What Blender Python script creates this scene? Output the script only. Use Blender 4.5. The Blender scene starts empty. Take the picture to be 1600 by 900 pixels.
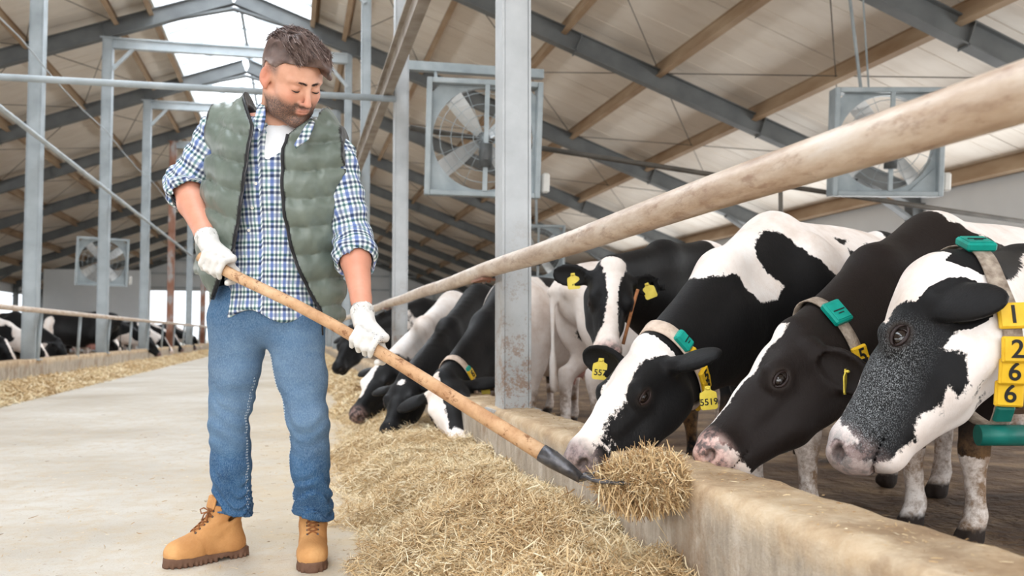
import bpy, math, random
import numpy as np
from mathutils import Vector, Matrix, Quaternion

S = bpy.context.scene
COL = S.collection
RNG = np.random.RandomState(7)
random.seed(7)

# ------------------------------------------------------------------ camera
FPX = 1450.0
YAW = math.atan(339.0 / FPX)
PITCH = math.atan(74.0 / FPX)
CAMP = Vector((0, 0, 0.8))
RIGHT = Vector((math.cos(YAW), -math.sin(YAW), 0))
FWD = Vector((math.sin(YAW) * math.cos(PITCH), math.cos(YAW) * math.cos(PITCH), math.sin(PITCH)))
UP = RIGHT.cross(FWD)
cam_d = bpy.data.cameras.new('camera')
cam = bpy.data.objects.new('camera', cam_d)
COL.objects.link(cam)
cam_d.sensor_width = 36.0
cam_d.lens = FPX / 1600.0 * 36.0
cam_d.clip_end = 400
cam_d.dof.use_dof = True
cam_d.dof.focus_distance = 2.95
cam_d.dof.aperture_fstop = 4.0
cam.matrix_world = Matrix.Translation(CAMP) @ Matrix((RIGHT, UP, -FWD)).transposed().to_4x4()
S.camera = cam

# ------------------------------------------------------------------ sky, lights, exposure
world = bpy.data.worlds.new('world')
S.world = world
world.use_nodes = True
wn = world.node_tree
bg = wn.nodes['Background']
bg.inputs['Color'].default_value = (0.90, 0.95, 1.0, 1)
bg.inputs['Strength'].default_value = 2.2

def area_light(name, loc, direction, sx, sy, power, color=(1, 1, 1)):
    l = bpy.data.lights.new(name, 'AREA')
    l.shape = 'RECTANGLE'; l.size = sx; l.size_y = sy; l.energy = power; l.color = color
    o = bpy.data.objects.new(name, l)
    o.location = loc
    o.rotation_euler = Vector(direction).to_track_quat('-Z', 'Y').to_euler()
    COL.objects.link(o)
    return o

# daylight through the ridge skylight, the open near end of the barn and the open curtain sides
area_light('skylight_daylight', (-1.4, 28, 10.6), (0, 0, -1), 3.4, 76, 9000, (0.97, 0.985, 1.0))
area_light('barn_end_daylight', (-2.5, -8.5, 3.4), (0.12, 1, -0.02), 11, 5.5, 1050, (1.0, 0.985, 0.96))
area_light('left_opening_daylight', (-14.2, 10, 2.6), (1, 0.0, 0.05), 40, 2.2, 1500, (0.97, 0.985, 1.0))
area_light('right_opening_daylight', (11.4, 12, 2.0), (-1, 0.0, 0.25), 40, 2.2, 1500, (0.97, 0.985, 1.0))

S.view_settings.view_transform = 'Standard'
S.view_settings.look = 'None'
S.view_settings.gamma = 1.0
S.view_settings.exposure = -0.28
S.cycles.use_denoising = True
S.cycles.max_bounces = 7
S.cycles.diffuse_bounces = 4
S.cycles.glossy_bounces = 2
S.cycles.transparent_max_bounces = 8
S.cycles.use_adaptive_sampling = True

def at(px, py, d):
    """photo point and distance along the lens axis (m) -> place in the barn"""
    return CAMP + FWD * d + RIGHT * ((px - 800) / FPX * d) + UP * ((450 - py) / FPX * d)

# ------------------------------------------------------------------ object helpers
def link(o, parent=None):
    COL.objects.link(o)
    if parent is not None:
        o.parent = parent
    return o

def tag(o, label=None, cat=None, group=None, kind=None):
    if label: o['label'] = label
    if cat: o['category'] = cat
    if group: o['group'] = group
    if kind: o['kind'] = kind
    return o

def empty(name, loc=(0, 0, 0), rz=0.0, parent=None):
    o = bpy.data.objects.new(name, None)
    o.empty_display_size = 0.1
    o.location = loc
    o.rotation_euler = (0, 0, rz)
    return link(o, parent)

def mesh_obj(name, me, mats=None, parent=None, loc=None, smooth=False):
    if mats:
        if not isinstance(mats, (list, tuple)): mats = [mats]
        for m in mats: me.materials.append(m)
    if smooth:
        me.polygons.foreach_set('use_smooth', [True] * len(me.polygons))
    o = bpy.data.objects.new(name, me)
    if loc is not None: o.location = loc
    return link(o, parent)

class MB:
    """collects simple solids into one mesh"""
    def __init__(s): s.v = []; s.f = []; s.m = []; s.sm = []
    def add(s, vs, fs, mi=0, smooth=False):
        b = len(s.v)
        s.v += [tuple(v) for v in vs]
        s.f += [tuple(i + b for i in f) for f in fs]
        s.m += [mi] * len(fs); s.sm += [smooth] * len(fs)
        return s
    def box(s, c, size, M=None, mi=0, bev=0.0):
        x, y, z = [a / 2 for a in size]
        c = Vector(c)
        if bev <= 0:
            vs = [Vector((sx * x, sy * y, sz * z)) for sx in (-1, 1) for sy in (-1, 1) for sz in (-1, 1)]
            fs = [(0, 1, 3, 2), (4, 6, 7, 5), (0, 4, 5, 1), (2, 3, 7, 6), (0, 2, 6, 4), (1, 5, 7, 3)]
        else:
            b = min(bev, x * .9, y * .9, z * .9)
            vs = []; idx = {}
            for sx in (-1, 1):
                for sy in (-1, 1):
                    for sz in (-1, 1):
                        for a in range(3):
                            p = [sx * (x - b), sy * (y - b), sz * (z - b)]
                            p[a] += (sx, sy, sz)[a] * b
                            idx[(sx, sy, sz, a)] = len(vs); vs.append(Vector(p))
            fs = []
            for a in range(3):
                for sg in (-1, 1):
                    o = [i for i in range(3) if i != a]
                    q = []
                    for (u, w) in ((-1, -1), (1, -1), (1, 1), (-1, 1)):
                        t = [0, 0, 0]; t[a] = sg; t[o[0]] = u; t[o[1]] = w
                        q.append(idx[(t[0], t[1], t[2], a)])
                    fs.append(tuple(q))
            for a in range(3):
                o = [i for i in range(3) if i != a]
                for u in (-1, 1):
                    for w in (-1, 1):
                        q = []
                        for (sg, ax) in ((-1, o[0]), (1, o[0]), (1, o[1]), (-1, o[1])):
                            t = [0, 0, 0]; t[a] = sg; t[o[0]] = u; t[o[1]] = w
                            q.append(idx[(t[0], t[1], t[2], ax)])
                        fs.append(tuple(q))
            for sx in (-1, 1):
                for sy in (-1, 1):
                    for sz in (-1, 1):
                        fs.append(tuple(idx[(sx, sy, sz, a)] for a in range(3)))
        if M is not None: vs = [M @ v for v in vs]
        return s.add([v + c for v in vs], fs, mi)
    def bar(s, a, b, w, h, up=(0, 0, 1), mi=0):
        a = Vector(a); b = Vector(b); d = (b - a)
        L = d.length; d.normalize()
        sd = d.cross(Vector(up)).normalized(); u = sd.cross(d)
        M = Matrix((sd, d, u)).transposed()
        return s.box((a + b) / 2, (w, L, h), M, mi)
    def tube(s, pts, r, n=12, mi=0, caps=True, flat=1.0, up=None):
        pts = [Vector(p) for p in pts]
        rs = r if isinstance(r, (list, tuple)) else [r] * len(pts)
        vs = []; prev = None
        for i, p in enumerate(pts):
            t = (pts[min(i + 1, len(pts) - 1)] - pts[max(i - 1, 0)]).normalized()
            if prev is None:
                u0 = Vector(up) if up is not None else (Vector((0, 0, 1)) if abs(t.z) < .9 else Vector((1, 0, 0)))
            else: u0 = prev
            u = (u0 - t * u0.dot(t)).normalized(); prev = u
            w = t.cross(u)
            for k in range(n):
                a = 2 * math.pi * k / n
                vs.append(p + u * math.cos(a) * rs[i] * flat + w * math.sin(a) * rs[i])
        fs = []
        for i in range(len(pts) - 1):
            for k in range(n):
                k2 = (k + 1) % n
                fs.append((i * n + k, (i + 1) * n + k, (i + 1) * n + k2, i * n + k2))
        s.add(vs, fs, mi, True)
        if caps:
            b = len(s.v) - len(vs)
            s.f.append(tuple(b + k for k in range(n))); s.m.append(mi); s.sm.append(False)
            s.f.append(tuple(b + (len(pts) - 1) * n + k for k in reversed(range(n)))); s.m.append(mi); s.sm.append(False)
        return s
    def ball(s, c, r, n=12, m=8, mi=0, M=None):
        c = Vector(c)
        rr = Vector(r) if isinstance(r, (tuple, list)) else Vector((r, r, r))
        vs = [Vector((0, 0, -rr.z))]
        for j in range(1, m):
            ph = -math.pi / 2 + math.pi * j / m
            for k in range(n):
                a = 2 * math.pi * k / n
                vs.append(Vector((rr.x * math.cos(ph) * math.cos(a), rr.y * math.cos(ph) * math.sin(a), rr.z * math.sin(ph))))
        vs.append(Vector((0, 0, rr.z)))
        fs = []
        for k in range(n):
            k2 = (k + 1) % n
            fs.append((0, 1 + k2, 1 + k))
            for j in range(m - 2):
                a = 1 + j * n
                fs.append((a + k, a + k2, a + n + k2, a + n + k))
            fs.append((1 + (m - 2) * n + k, 1 + (m - 2) * n + k2, len(vs) - 1))
        if M is not None: vs = [M @ v for v in vs]
        return s.add([v + c for v in vs], fs, mi, True)
    def mesh(s, name):
        me = bpy.data.meshes.new(name)
        me.from_pydata(s.v, [], s.f)
        me.polygons.foreach_set('material_index', s.m)
        me.polygons.foreach_set('use_smooth', s.sm)
        me.validate()
        me.update()
        return me
    def build(s, name, mats, parent=None, loc=None):
        return mesh_obj(name, s.mesh(name), mats, parent, loc)

# ------------------------------------------------------------------ materials
class NT:
    def __init__(s, name):
        s.m = bpy.data.materials.new(name); s.m.use_nodes = True
        s.n = s.m.node_tree.nodes; s.l = s.m.node_tree.links
        s.b = s.n['Principled BSDF']
    def node(s, t, **kw):
        n = s.n.new(t)
        for k, v in kw.items():
            if k.startswith('_'): setattr(n, k[1:], v)
            else: n.inputs[k.replace('__', ' ')].default_value = v
        return n
    def out(s, n, o=0): return n.outputs[o]
    def math(s, op, a, b=None, c=None, clamp=False):
        n = s.n.new('ShaderNodeMath'); n.operation = op; n.use_clamp = clamp
        for i, v in enumerate((a, b, c)):
            if v is None: continue
            if isinstance(v, (int, float)): n.inputs[i].default_value = v
            else: s.l.new(v, n.inputs[i])
        return n.outputs[0]
    def coord(s, kind='Object', scale=(1, 1, 1), rot=(0, 0, 0)):
        tc = s.n.new('ShaderNodeTexCoord')
        mp = s.n.new('ShaderNodeMapping')
        mp.inputs['Scale'].default_value = scale
        mp.inputs['Rotation'].default_value = rot
        s.l.new(tc.outputs[kind], mp.inputs[0])
        return mp.outputs[0]
    def noise(s, vec, scale, detail=4, rough=.55, out='Fac'):
        n = s.n.new('ShaderNodeTexNoise')
        n.inputs['Scale'].default_value = scale; n.inputs['Detail'].default_value = detail
        n.inputs['Roughness'].default_value = rough
        if vec is not None: s.l.new(vec, n.inputs['Vector'])
        return n.outputs[out]
    def ramp(s, fac, stops):
        n = s.n.new('ShaderNodeValToRGB')
        e = n.color_ramp.elements
        while len(e) < len(stops): e.new(0.5)
        for i, (p, c) in enumerate(stops):
            e[i].position = p
            e[i].color = (c[0], c[1], c[2], 1) if isinstance(c, (tuple, list)) else (c, c, c, 1)
        s.l.new(fac, n.inputs[0])
        return n.outputs[0]
    def mix(s, fac, a, b):
        n = s.n.new('ShaderNodeMix'); n.data_type = 'RGBA'
        if isinstance(fac, (int, float)): n.inputs[0].default_value = fac
        else: s.l.new(fac, n.inputs[0])
        for i, v in ((6, a), (7, b)):
            if isinstance(v, (tuple, list)): n.inputs[i].default_value = (v[0], v[1], v[2], 1)
            else: s.l.new(v, n.inputs[i])
        return n.outputs[2]
    def attr(s, name, out='Fac'):
        n = s.n.new('ShaderNodeAttribute'); n.attribute_name = name
        return n.outputs[out]
    def color(s, c):
        if isinstance(c, (tuple, list)): s.b.inputs['Base Color'].default_value = (c[0], c[1], c[2], 1)
        else: s.l.new(c, s.b.inputs['Base Color'])
        return s
    def rough(s, r):
        if isinstance(r, (int, float)): s.b.inputs['Roughness'].default_value = r
        else: s.l.new(r, s.b.inputs['Roughness'])
        return s
    def spec(s, v):
        s.b.inputs['Specular IOR Level'].default_value = v; return s
    def metal(s, v):
        s.b.inputs['Metallic'].default_value = v; return s
    def bump(s, h, strength=.3, dist=.01):
        n = s.n.new('ShaderNodeBump')
        n.inputs['Strength'].default_value = strength; n.inputs['Distance'].default_value = dist
        s.l.new(h, n.inputs['Height'])
        s.l.new(n.outputs[0], s.b.inputs['Normal'])
        return s

def srgb(r, g, b):
    f = lambda c: (c / 255 / 12.92) if c / 255 <= .04045 else ((c / 255 + .055) / 1.055) ** 2.4
    return (f(r), f(g), f(b))

def mottled(name, stops, scale=3, rough=.7, bump=.2, bscale=40, detail=5, spec=.3, metal=0.0, stretch=(1, 1, 1), dist=.01):
    t = NT(name)
    c = t.coord('Object', stretch)
    t.color(t.ramp(t.noise(c, scale, detail), stops)).rough(rough).spec(spec).metal(metal)
    if bump: t.bump(t.noise(c, bscale, 4), bump, dist)
    return t.m

# ------------------------------------------------------------------ value noise for shaping in python
_NT = np.random.RandomState(3).rand(32, 32, 32)
def vnoise(x, y, z):
    xi = np.floor(x).astype(int); yi = np.floor(y).astype(int); zi = np.floor(z).astype(int)
    fx = x - xi; fy = y - yi; fz = z - zi
    fx = fx * fx * (3 - 2 * fx); fy = fy * fy * (3 - 2 * fy); fz = fz * fz * (3 - 2 * fz)
    r = 0
    for a in (0, 1):
        for b in (0, 1):
            for c in (0, 1):
                w = (fx if a else 1 - fx) * (fy if b else 1 - fy) * (fz if c else 1 - fz)
                r = r + w * _NT[(xi + a) % 32, (yi + b) % 32, (zi + c) % 32]
    return r * 2 - 1

# ------------------------------------------------------------------ implicit solids -> one continuous skin
def _v(p): return np.array([p[0], p[1], p[2]], float)

def axis_grid(lo, hi, coarse, fines=()):
    """1-D sample positions: 'coarse' step, finer inside each (a, b, step)"""
    out = [lo]
    while out[-1] < hi:
        x = out[-1]; st = coarse
        for (a, b, s) in fines:
            if a <= x <= b: st = min(st, s)
            elif x < a: st = min(st, max(s, (a - x) * .6 + s))
        if len(out) > 1: st = min(st, (out[-1] - out[-2]) * 1.35)
        out.append(x + st)
    return np.array(out)

class SDF:
    def __init__(s, xs, ys, zs):
        s.xs, s.ys, s.zs = xs, ys, zs
        s.D = np.full((len(xs), len(ys), len(zs)), 0.3, np.float32)
    def _slice(s, lo, hi):
        sl = []
        for ax, l, h in zip((s.xs, s.ys, s.zs), lo, hi):
            i0 = max(0, np.searchsorted(ax, l) - 1); i1 = min(len(ax), np.searchsorted(ax, h) + 1)
            if i1 <= i0: return None
            sl.append(slice(i0, i1))
        return tuple(sl)
    def _apply(s, sl, d, k, mode):
        A = s.D[sl]
        if mode == 'add':
            if k > 0:
                h = np.clip(.5 + .5 * (A - d) / k, 0, 1)
                A = A + (d - A) * h - k * h * (1 - h)
            else: A = np.minimum(A, d)
        elif mode == 'sub':
            d = -d
            if k > 0:
                h = np.clip(.5 - .5 * (A - d) / k, 0, 1)
                A = A + (d - A) * h + k * h * (1 - h)
            else: A = np.maximum(A, d)
        s.D[sl] = A
    def grid(s, sl):
        return s.xs[sl[0]][:, None, None], s.ys[sl[1]][None, :, None], s.zs[sl[2]][None, None, :]
    def cone(s, a, b, ra, rb, k=.03, mode='add', squash=None):
        """tapered limb from a to b; squash = (axis vector, factor) flattens it along that axis"""
        a = _v(a); b = _v(b); m = max(ra, rb) * 1.05 + k + .03
        sl = s._slice(np.minimum(a, b) - m, np.maximum(a, b) + m)
        if sl is None: return s
        X, Y, Z = s.grid(sl)
        px, py, pz = X - a[0], Y - a[1], Z - a[2]
        ba = b - a; L = max(ba.dot(ba), 1e-9)
        t = np.clip((px * ba[0] + py * ba[1] + pz * ba[2]) / L, 0, 1)
        qx, qy, qz = px - ba[0] * t, py - ba[1] * t, pz - ba[2] * t
        fac = 1.0
        if squash is not None:
            n = _v(squash[0]); n /= np.linalg.norm(n); f = squash[1]
            dn = (qx * n[0] + qy * n[1] + qz * n[2]) * (1 / f - 1)
            qx, qy, qz = qx + dn * n[0], qy + dn * n[1], qz + dn * n[2]
            fac = min(1.0, (1 + f) / 2)
        d = (np.sqrt(qx * qx + qy * qy + qz * qz) - (ra + (rb - ra) * t)) * fac
        s._apply(sl, d.astype(np.float32), k, mode); return s
    def ell(s, c, r, M=None, k=.03, mode='add'):
        c = _v(c); r = _v(r); m = (max(r) if M is not None else 0) + k + .03
        e = np.full(3, m) if M is not None else r + m
        sl = s._slice(c - e, c + e)
        if sl is None: return s
        X, Y, Z = s.grid(sl)
        px, py, pz = X - c[0], Y - c[1], Z - c[2]
        if M is not None:   # columns of M are the axes of the ellipsoid
            px, py, pz = (px * M[0][0] + py * M[1][0] + pz * M[2][0], px * M[0][1] + py * M[1][1] + pz * M[2][1], px * M[0][2] + py * M[1][2] + pz * M[2][2])
        k0 = np.sqrt((px / r[0]) ** 2 + (py / r[1]) ** 2 + (pz / r[2]) ** 2)
        k1 = np.sqrt((px / r[0] ** 2) ** 2 + (py / r[1] ** 2) ** 2 + (pz / r[2] ** 2) ** 2) + 1e-9
        s._apply(sl, (k0 * (k0 - 1) / k1).astype(np.float32), k, mode); return s
    def func(s, f, k=0.0, mode='add', lo=None, hi=None):
        sl = s._slice(lo, hi) if lo is not None else (slice(None),) * 3
        X, Y, Z = s.grid(sl)
        d = np.broadcast_to(f(X, Y, Z), s.D[sl].shape).astype(np.float32)
        s._apply(sl, d, k, mode); return s
    def mesh(s, name):
        D = s.D; D[np.abs(D) < 1e-7] = 1e-7
        xs, ys, zs = s.xs, s.ys, s.zs
        sg = D < 0
        nx, ny, nz = [n - 1 for n in D.shape]
        cnt = np.zeros((nx, ny, nz), np.int8)
        for a in (0, 1):
            for b in (0, 1):
                for c in (0, 1):
                    cnt += sg[a:a + nx, b:b + ny, c:c + nz]
        act = (cnt > 0) & (cnt < 8)
        I, J, K = np.nonzero(act)
        P = np.zeros((len(I), 3)); W = np.zeros(len(I))
        cor = [(a, b, c) for a in (0, 1) for b in (0, 1) for c in (0, 1)]
        for p in cor:
            for ax in range(3):
                if p[ax]: continue
                q = list(p); q[ax] = 1
                d0 = D[I + p[0], J + p[1], K + p[2]]; d1 = D[I + q[0], J + q[1], K + q[2]]
                mk = (d0 < 0) != (d1 < 0)
                t = np.where(mk, d0 / np.where(mk, d0 - d1, 1), 0)
                co = [xs[I + p[0]], ys[J + p[1]], zs[K + p[2]]]
                e = (xs, ys, zs)[ax]; ix = (I, J, K)[ax]
                co[ax] = e[ix] + t * (e[ix + 1] - e[ix])
                for c3 in range(3): P[:, c3] += np.where(mk, co[c3], 0)
                W += mk
        P /= W[:, None]
        idx = -np.ones((nx, ny, nz), np.int64); idx[I, J, K] = np.arange(len(I))
        F = []
        x0 = sg[:-1, 1:-1, 1:-1] != sg[1:, 1:-1, 1:-1]
        i, j, k = np.nonzero(x0); j += 1; k += 1
        q = np.stack([idx[i, j - 1, k - 1], idx[i, j, k - 1], idx[i, j, k], idx[i, j - 1, k]], 1)
        fl = ~sg[i, j, k]; q[fl] = q[fl][:, ::-1]; F.append(q)
        y0 = sg[1:-1, :-1, 1:-1] != sg[1:-1, 1:, 1:-1]
        i, j, k = np.nonzero(y0); i += 1; k += 1
        q = np.stack([idx[i - 1, j, k - 1], idx[i - 1, j, k], idx[i, j, k], idx[i, j, k - 1]], 1)
        fl = ~sg[i, j, k]; q[fl] = q[fl][:, ::-1]; F.append(q)
        z0 = sg[1:-1, 1:-1, :-1] != sg[1:-1, 1:-1, 1:]
        i, j, k = np.nonzero(z0); i += 1; j += 1
        q = np.stack([idx[i - 1, j - 1, k], idx[i, j - 1, k], idx[i, j, k], idx[i - 1, j, k]], 1)
        fl = ~sg[i, j, k]; q[fl] = q[fl][:, ::-1]; F.append(q)
        F = np.concatenate(F)
        F = F[(F >= 0).all(1)]
        return P, F

def np_mesh(name, P, F, attrs=None, smooth=True):
    me = bpy.data.meshes.new(name)
    n = len(P); m = len(F); c = F.shape[1]
    me.vertices.add(n); me.vertices.foreach_set('co', np.ascontiguousarray(P, np.float32).ravel())
    me.loops.add(m * c); me.loops.foreach_set('vertex_index', np.ascontiguousarray(F, np.int32).ravel())
    me.polygons.add(m); me.polygons.foreach_set('loop_start', np.arange(0, m * c, c, dtype=np.int32))
    me.polygons.foreach_set('loop_total', np.full(m, c, np.int32))
    if smooth: me.polygons.foreach_set('use_smooth', np.ones(m, bool))
    me.update(calc_edges=True)
    for k, v in (attrs or {}).items():
        a = me.attributes.new(k, 'FLOAT', 'POINT')
        a.data.foreach_set('value', np.ascontiguousarray(v, np.float32))
    return me

def relax(P, F, n=2, w=.5):
    """light Laplacian smoothing"""
    P = P.copy()
    for _ in range(n):
        A = np.zeros_like(P); C = np.zeros(len(P))
        for a in range(4):
            b = (a + 1) % 4
            np.add.at(A, F[:, a], P[F[:, b]]); np.add.at(A, F[:, b], P[F[:, a]])
            np.add.at(C, F[:, a], 1); np.add.at(C, F[:, b], 1)
        P += (A / np.maximum(C, 1)[:, None] - P) * w
    return P
# ================================================================== the barn
RIDGE = -1.4
SLOPE = 0.37
def under(x): return 8.13 - SLOPE * abs(x - RIDGE)       # underside of the rafters
FR = [4.7 + 5.47 * k for k in range(-2, 12)]             # steel frames along the barn
Y0, Y1 = -7.2, 64.95
XL, XR = -14.6, 11.8

# ---- materials
M = {}
def concrete_floor():
    t = NT('aisle_concrete')
    c = t.coord('Object')
    big = t.noise(c, .55, 6, .6)
    fine = t.noise(c, 9, 6, .7)
    spk = t.noise(c, 90, 3, .6)
    col = t.ramp(big, [(.32, srgb(176, 166, 152)), (.5, srgb(196, 189, 178)), (.7, srgb(210, 206, 199))])
    col = t.mix(t.ramp(fine, [(.45, 0), (.68, .55)]), col, srgb(186, 165, 134))
    col = t.mix(t.ramp(spk, [(.60, 0), (.68, .5)]), col, srgb(150, 128, 98))
    # cream dust of trodden feed near the feed bank
    sx = t.n.new('ShaderNodeSeparateXYZ'); t.l.new(c, sx.inputs[0])
    near = t.math('SUBTRACT', 1.0, t.math('ABSOLUTE', t.math('DIVIDE', t.math('SUBTRACT', sx.outputs[0], 0.35), 1.1)), clamp=True)
    dust = t.math('MULTIPLY', near, t.ramp(t.noise(c, 3.2, 6, .7), [(.3, .2), (.7, 1)]), clamp=True)
    col = t.mix(dust, col, srgb(205, 184, 150))
    t.color(col).rough(.85).spec(.2).bump(t.math('ADD', fine, t.math('MULTIPLY', spk, .6)), .5, .006)
    return t.m
M['floor'] = concrete_floor()
M['dirt'] = mottled('trodden_dirt', [(.3, srgb(76, 60, 47)), (.5, srgb(112, 90, 70)), (.68, srgb(150, 126, 98))], 2.2, .9, .9, 11, 7, dist=.05)
M['ground'] = mottled('yard_gravel', [(.3, srgb(170, 165, 155)), (.7, srgb(205, 200, 190))], .4, .9, .2, 8)
def kerb_mat():
    t = NT('kerb_concrete')
    c = t.coord('Object')
    sx = t.n.new('ShaderNodeSeparateXYZ'); t.l.new(c, sx.inputs[0])
    n1 = t.noise(c, 4.5, 7, .7)
    side = t.ramp(t.noise(t.coord('Object', (6, 6, 1.4)), 2.2, 7, .72), [(.3, srgb(144, 134, 122)), (.5, srgb(178, 166, 151)), (.7, srgb(205, 196, 184))])
    topc = t.ramp(n1, [(.3, srgb(160, 132, 102)), (.5, srgb(190, 166, 136)), (.7, srgb(214, 196, 170))])
    h = t.math('ADD', sx.outputs[2], t.math('MULTIPLY', t.math('SUBTRACT', t.noise(c, 5, 6, .7), .5), .14))
    m = t.ramp(h, [(.33, 0), (.40, 1)])
    stain = t.ramp(t.noise(c, 2.1, 6, .75), [(.52, 0), (.66, .7)])
    col = t.mix(m, side, topc)
    col = t.mix(stain, col, srgb(142, 116, 90))
    t.color(col).rough(.88).spec(.2)
    t.bump(t.math('ADD', n1, t.math('MULTIPLY', t.noise(c, 60, 5, .7), .4)), .8, .012)
    return t.m
M['kerb'] = kerb_mat()
def post_mat():
    t = NT('grey_painted_post')
    c = t.coord('Object')
    sx = t.n.new('ShaderNodeSeparateXYZ'); t.l.new(c, sx.inputs[0])
    base = t.ramp(t.noise(c, 2.4, 5, .6), [(.3, srgb(158, 161, 163)), (.7, srgb(188, 191, 193))])
    low = t.ramp(sx.outputs[2], [(0.0, 1), (.42, .95), (.95, .18), (1.0, .06)])
    spots = t.ramp(t.math('ADD', t.math('MULTIPLY', t.noise(c, 9, 4, .7), .55), t.math('MULTIPLY', t.noise(c, 75, 5, .8), .45)), [(.50, 0), (.57, 1)])
    sc = t.n.new('ShaderNodeMapRange'); sc.inputs[1].default_value = .4; sc.inputs[2].default_value = 1.5
    sc.inputs[3].default_value = .9; sc.inputs[4].default_value = .0; t.l.new(sx.outputs[2], sc.inputs[0])
    r = t.math('MULTIPLY', spots, sc.outputs[0], clamp=True)
    col = t.mix(r, base, srgb(138, 108, 84))
    t.color(col).rough(.5).spec(.4).bump(t.noise(c, 40, 4), .12, .004)
    return t.m
M['post'] = post_mat()
M['far_post'] = mottled('grey_steel', [(.3, srgb(146, 154, 158)), (.75, srgb(178, 186, 190))], 3, .5, 0)
M['rust_post'] = mottled('rusty_steel', [(.35, srgb(128, 84, 64)), (.5, srgb(150, 110, 92)), (.62, srgb(164, 160, 158))], 3.5, .6, .1, stretch=(1, 1, .5))
M['rafter'] = mottled('dark_grey_steel', [(.3, srgb(92, 95, 96)), (.75, srgb(114, 117, 117))], 2, .55, 0)
M['tie'] = mottled('pale_grey_steel', [(.3, srgb(160, 168, 172)), (.75, srgb(192, 199, 202))], 2, .5, 0)
M['purlin'] = mottled('tan_purlin', [(.3, srgb(136, 108, 80)), (.7, srgb(178, 156, 130))], 1.2, .6, .05, stretch=(2, .6, 2))
def panel_mat():
    t = NT('cream_roof_panel')
    c = t.coord('Object')
    base = t.ramp(t.noise(c, .6, 5, .6), [(.3, srgb(222, 213, 200)), (.7, srgb(240, 234, 224))])
    st = t.ramp(t.noise(t.coord('Object', (.4, 3.0, 1)), 1.4, 6, .7), [(.50, 0), (.8, .30)])
    t.color(t.mix(st, base, srgb(178, 160, 138))).rough(.55).spec(.3)
    return t.m
M['panel'] = panel_mat()
M['wire'] = mottled('brace_wire', [(.3, srgb(70, 66, 60)), (.7, srgb(96, 90, 82))], 4, .6, 0)
M['white_wall'] = mottled('white_cladding', [(.3, srgb(206, 209, 210)), (.7, srgb(224, 227, 228))], .5, .7, 0)
def rail_mat():
    t = NT('worn_steel_pipe')
    c = t.coord('Object', (5, 1.1, 5))
    n1 = t.noise(c, 2.6, 8, .72)
    n2 = t.noise(t.coord('Object', (5, 1.6, 5)), 6, 7, .7)
    col = t.ramp(n1, [(.28, srgb(150, 124, 104)), (.42, srgb(184, 162, 142)), (.55, srgb(204, 188, 172)), (.75, srgb(216, 208, 200))])
    col = t.mix(t.ramp(n2, [(.54, 0), (.66, .6)]), col, srgb(132, 98, 78))
    t.color(col).rough(.42).spec(.5).bump(n1, .15, .003)
    return t.m
M['rail'] = rail_mat()
M['fan'] = mottled('galvanised_fan_steel', [(.3, srgb(140, 150, 154)), (.75, srgb(176, 184, 187))], 4, .45, 0, metal=.1)
M['blade'] = mottled('aluminium_blade', [(.3, srgb(190, 192, 192)), (.75, srgb(216, 218, 218))], 4, .35, 0, metal=.4)
M['dark_metal'] = mottled('dark_motor_metal', [(.3, srgb(66, 68, 68)), (.75, srgb(96, 98, 98))], 6, .5, 0)
M['plastic'] = mottled('off_white_plastic', [(.3, srgb(214, 212, 206)), (.75, srgb(228, 226, 220))], 6, .5, 0)
def pane_mat():
    t = NT('skylight_polycarbonate')
    tr = t.n.new('ShaderNodeBsdfTransparent'); tr.inputs[0].default_value = (.96, .98, 1, 1)
    tl = t.n.new('ShaderNodeBsdfTranslucent'); tl.inputs[0].default_value = (.95, .97, 1, 1)
    mx = t.n.new('ShaderNodeMixShader'); mx.inputs[0].default_value = .3
    t.l.new(tr.outputs[0], mx.inputs[1]); t.l.new(tl.outputs[0], mx.inputs[2])
    t.l.new(mx.outputs[0], t.n['Material Output'].inputs[0])
    return t.m
M['pane'] = pane_mat()

def struct(o, label=None):
    o['kind'] = 'structure'
    if label: o['label'] = label
    return o

# ---- floors
def grid_plane(name, x0, x1, y0, y1, nx, ny, zf, mat):
    xs = np.linspace(x0, x1, nx); ys = np.linspace(y0, y1, ny)
    X, Y = np.meshgrid(xs, ys, indexing='ij')
    P = np.stack([X, Y, zf(X, Y)], -1).reshape(-1, 3)
    i = np.arange(nx - 1)[:, None] * ny + np.arange(ny - 1)[None, :]
    F = np.stack([i, i + ny, i + ny + 1, i + 1], -1).reshape(-1, 4)
    return mesh_obj(name, np_mesh(name, P, F), mat)
struct(grid_plane('floor', -4.0, 1.1, Y0, 66, 8, 60, lambda X, Y: 0 * X, M['floor']), 'pale concrete feed aisle with dust and trodden straw')
def dz(X, Y): return 0.002 + .014 * vnoise(X * 2.3, Y * 2.3, X * 0 + 3) + .010 * vnoise(X * 7, Y * 7, X * 0)
struct(grid_plane('floor.001', 1.1, XR, Y0, 66, 130, 420, dz, M['dirt']), 'dark trodden dirt floor of the right cow pen')
struct(grid_plane('floor.002', XL, -4.0, Y0, 66, 30, 140, dz, M['dirt']), 'dark trodden dirt floor of the left cow pen')
struct(MB().box((0, 90, -.2), (260, 260, .1)).build('ground', M['ground']), 'pale gravel yard outside the barn doors')

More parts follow.
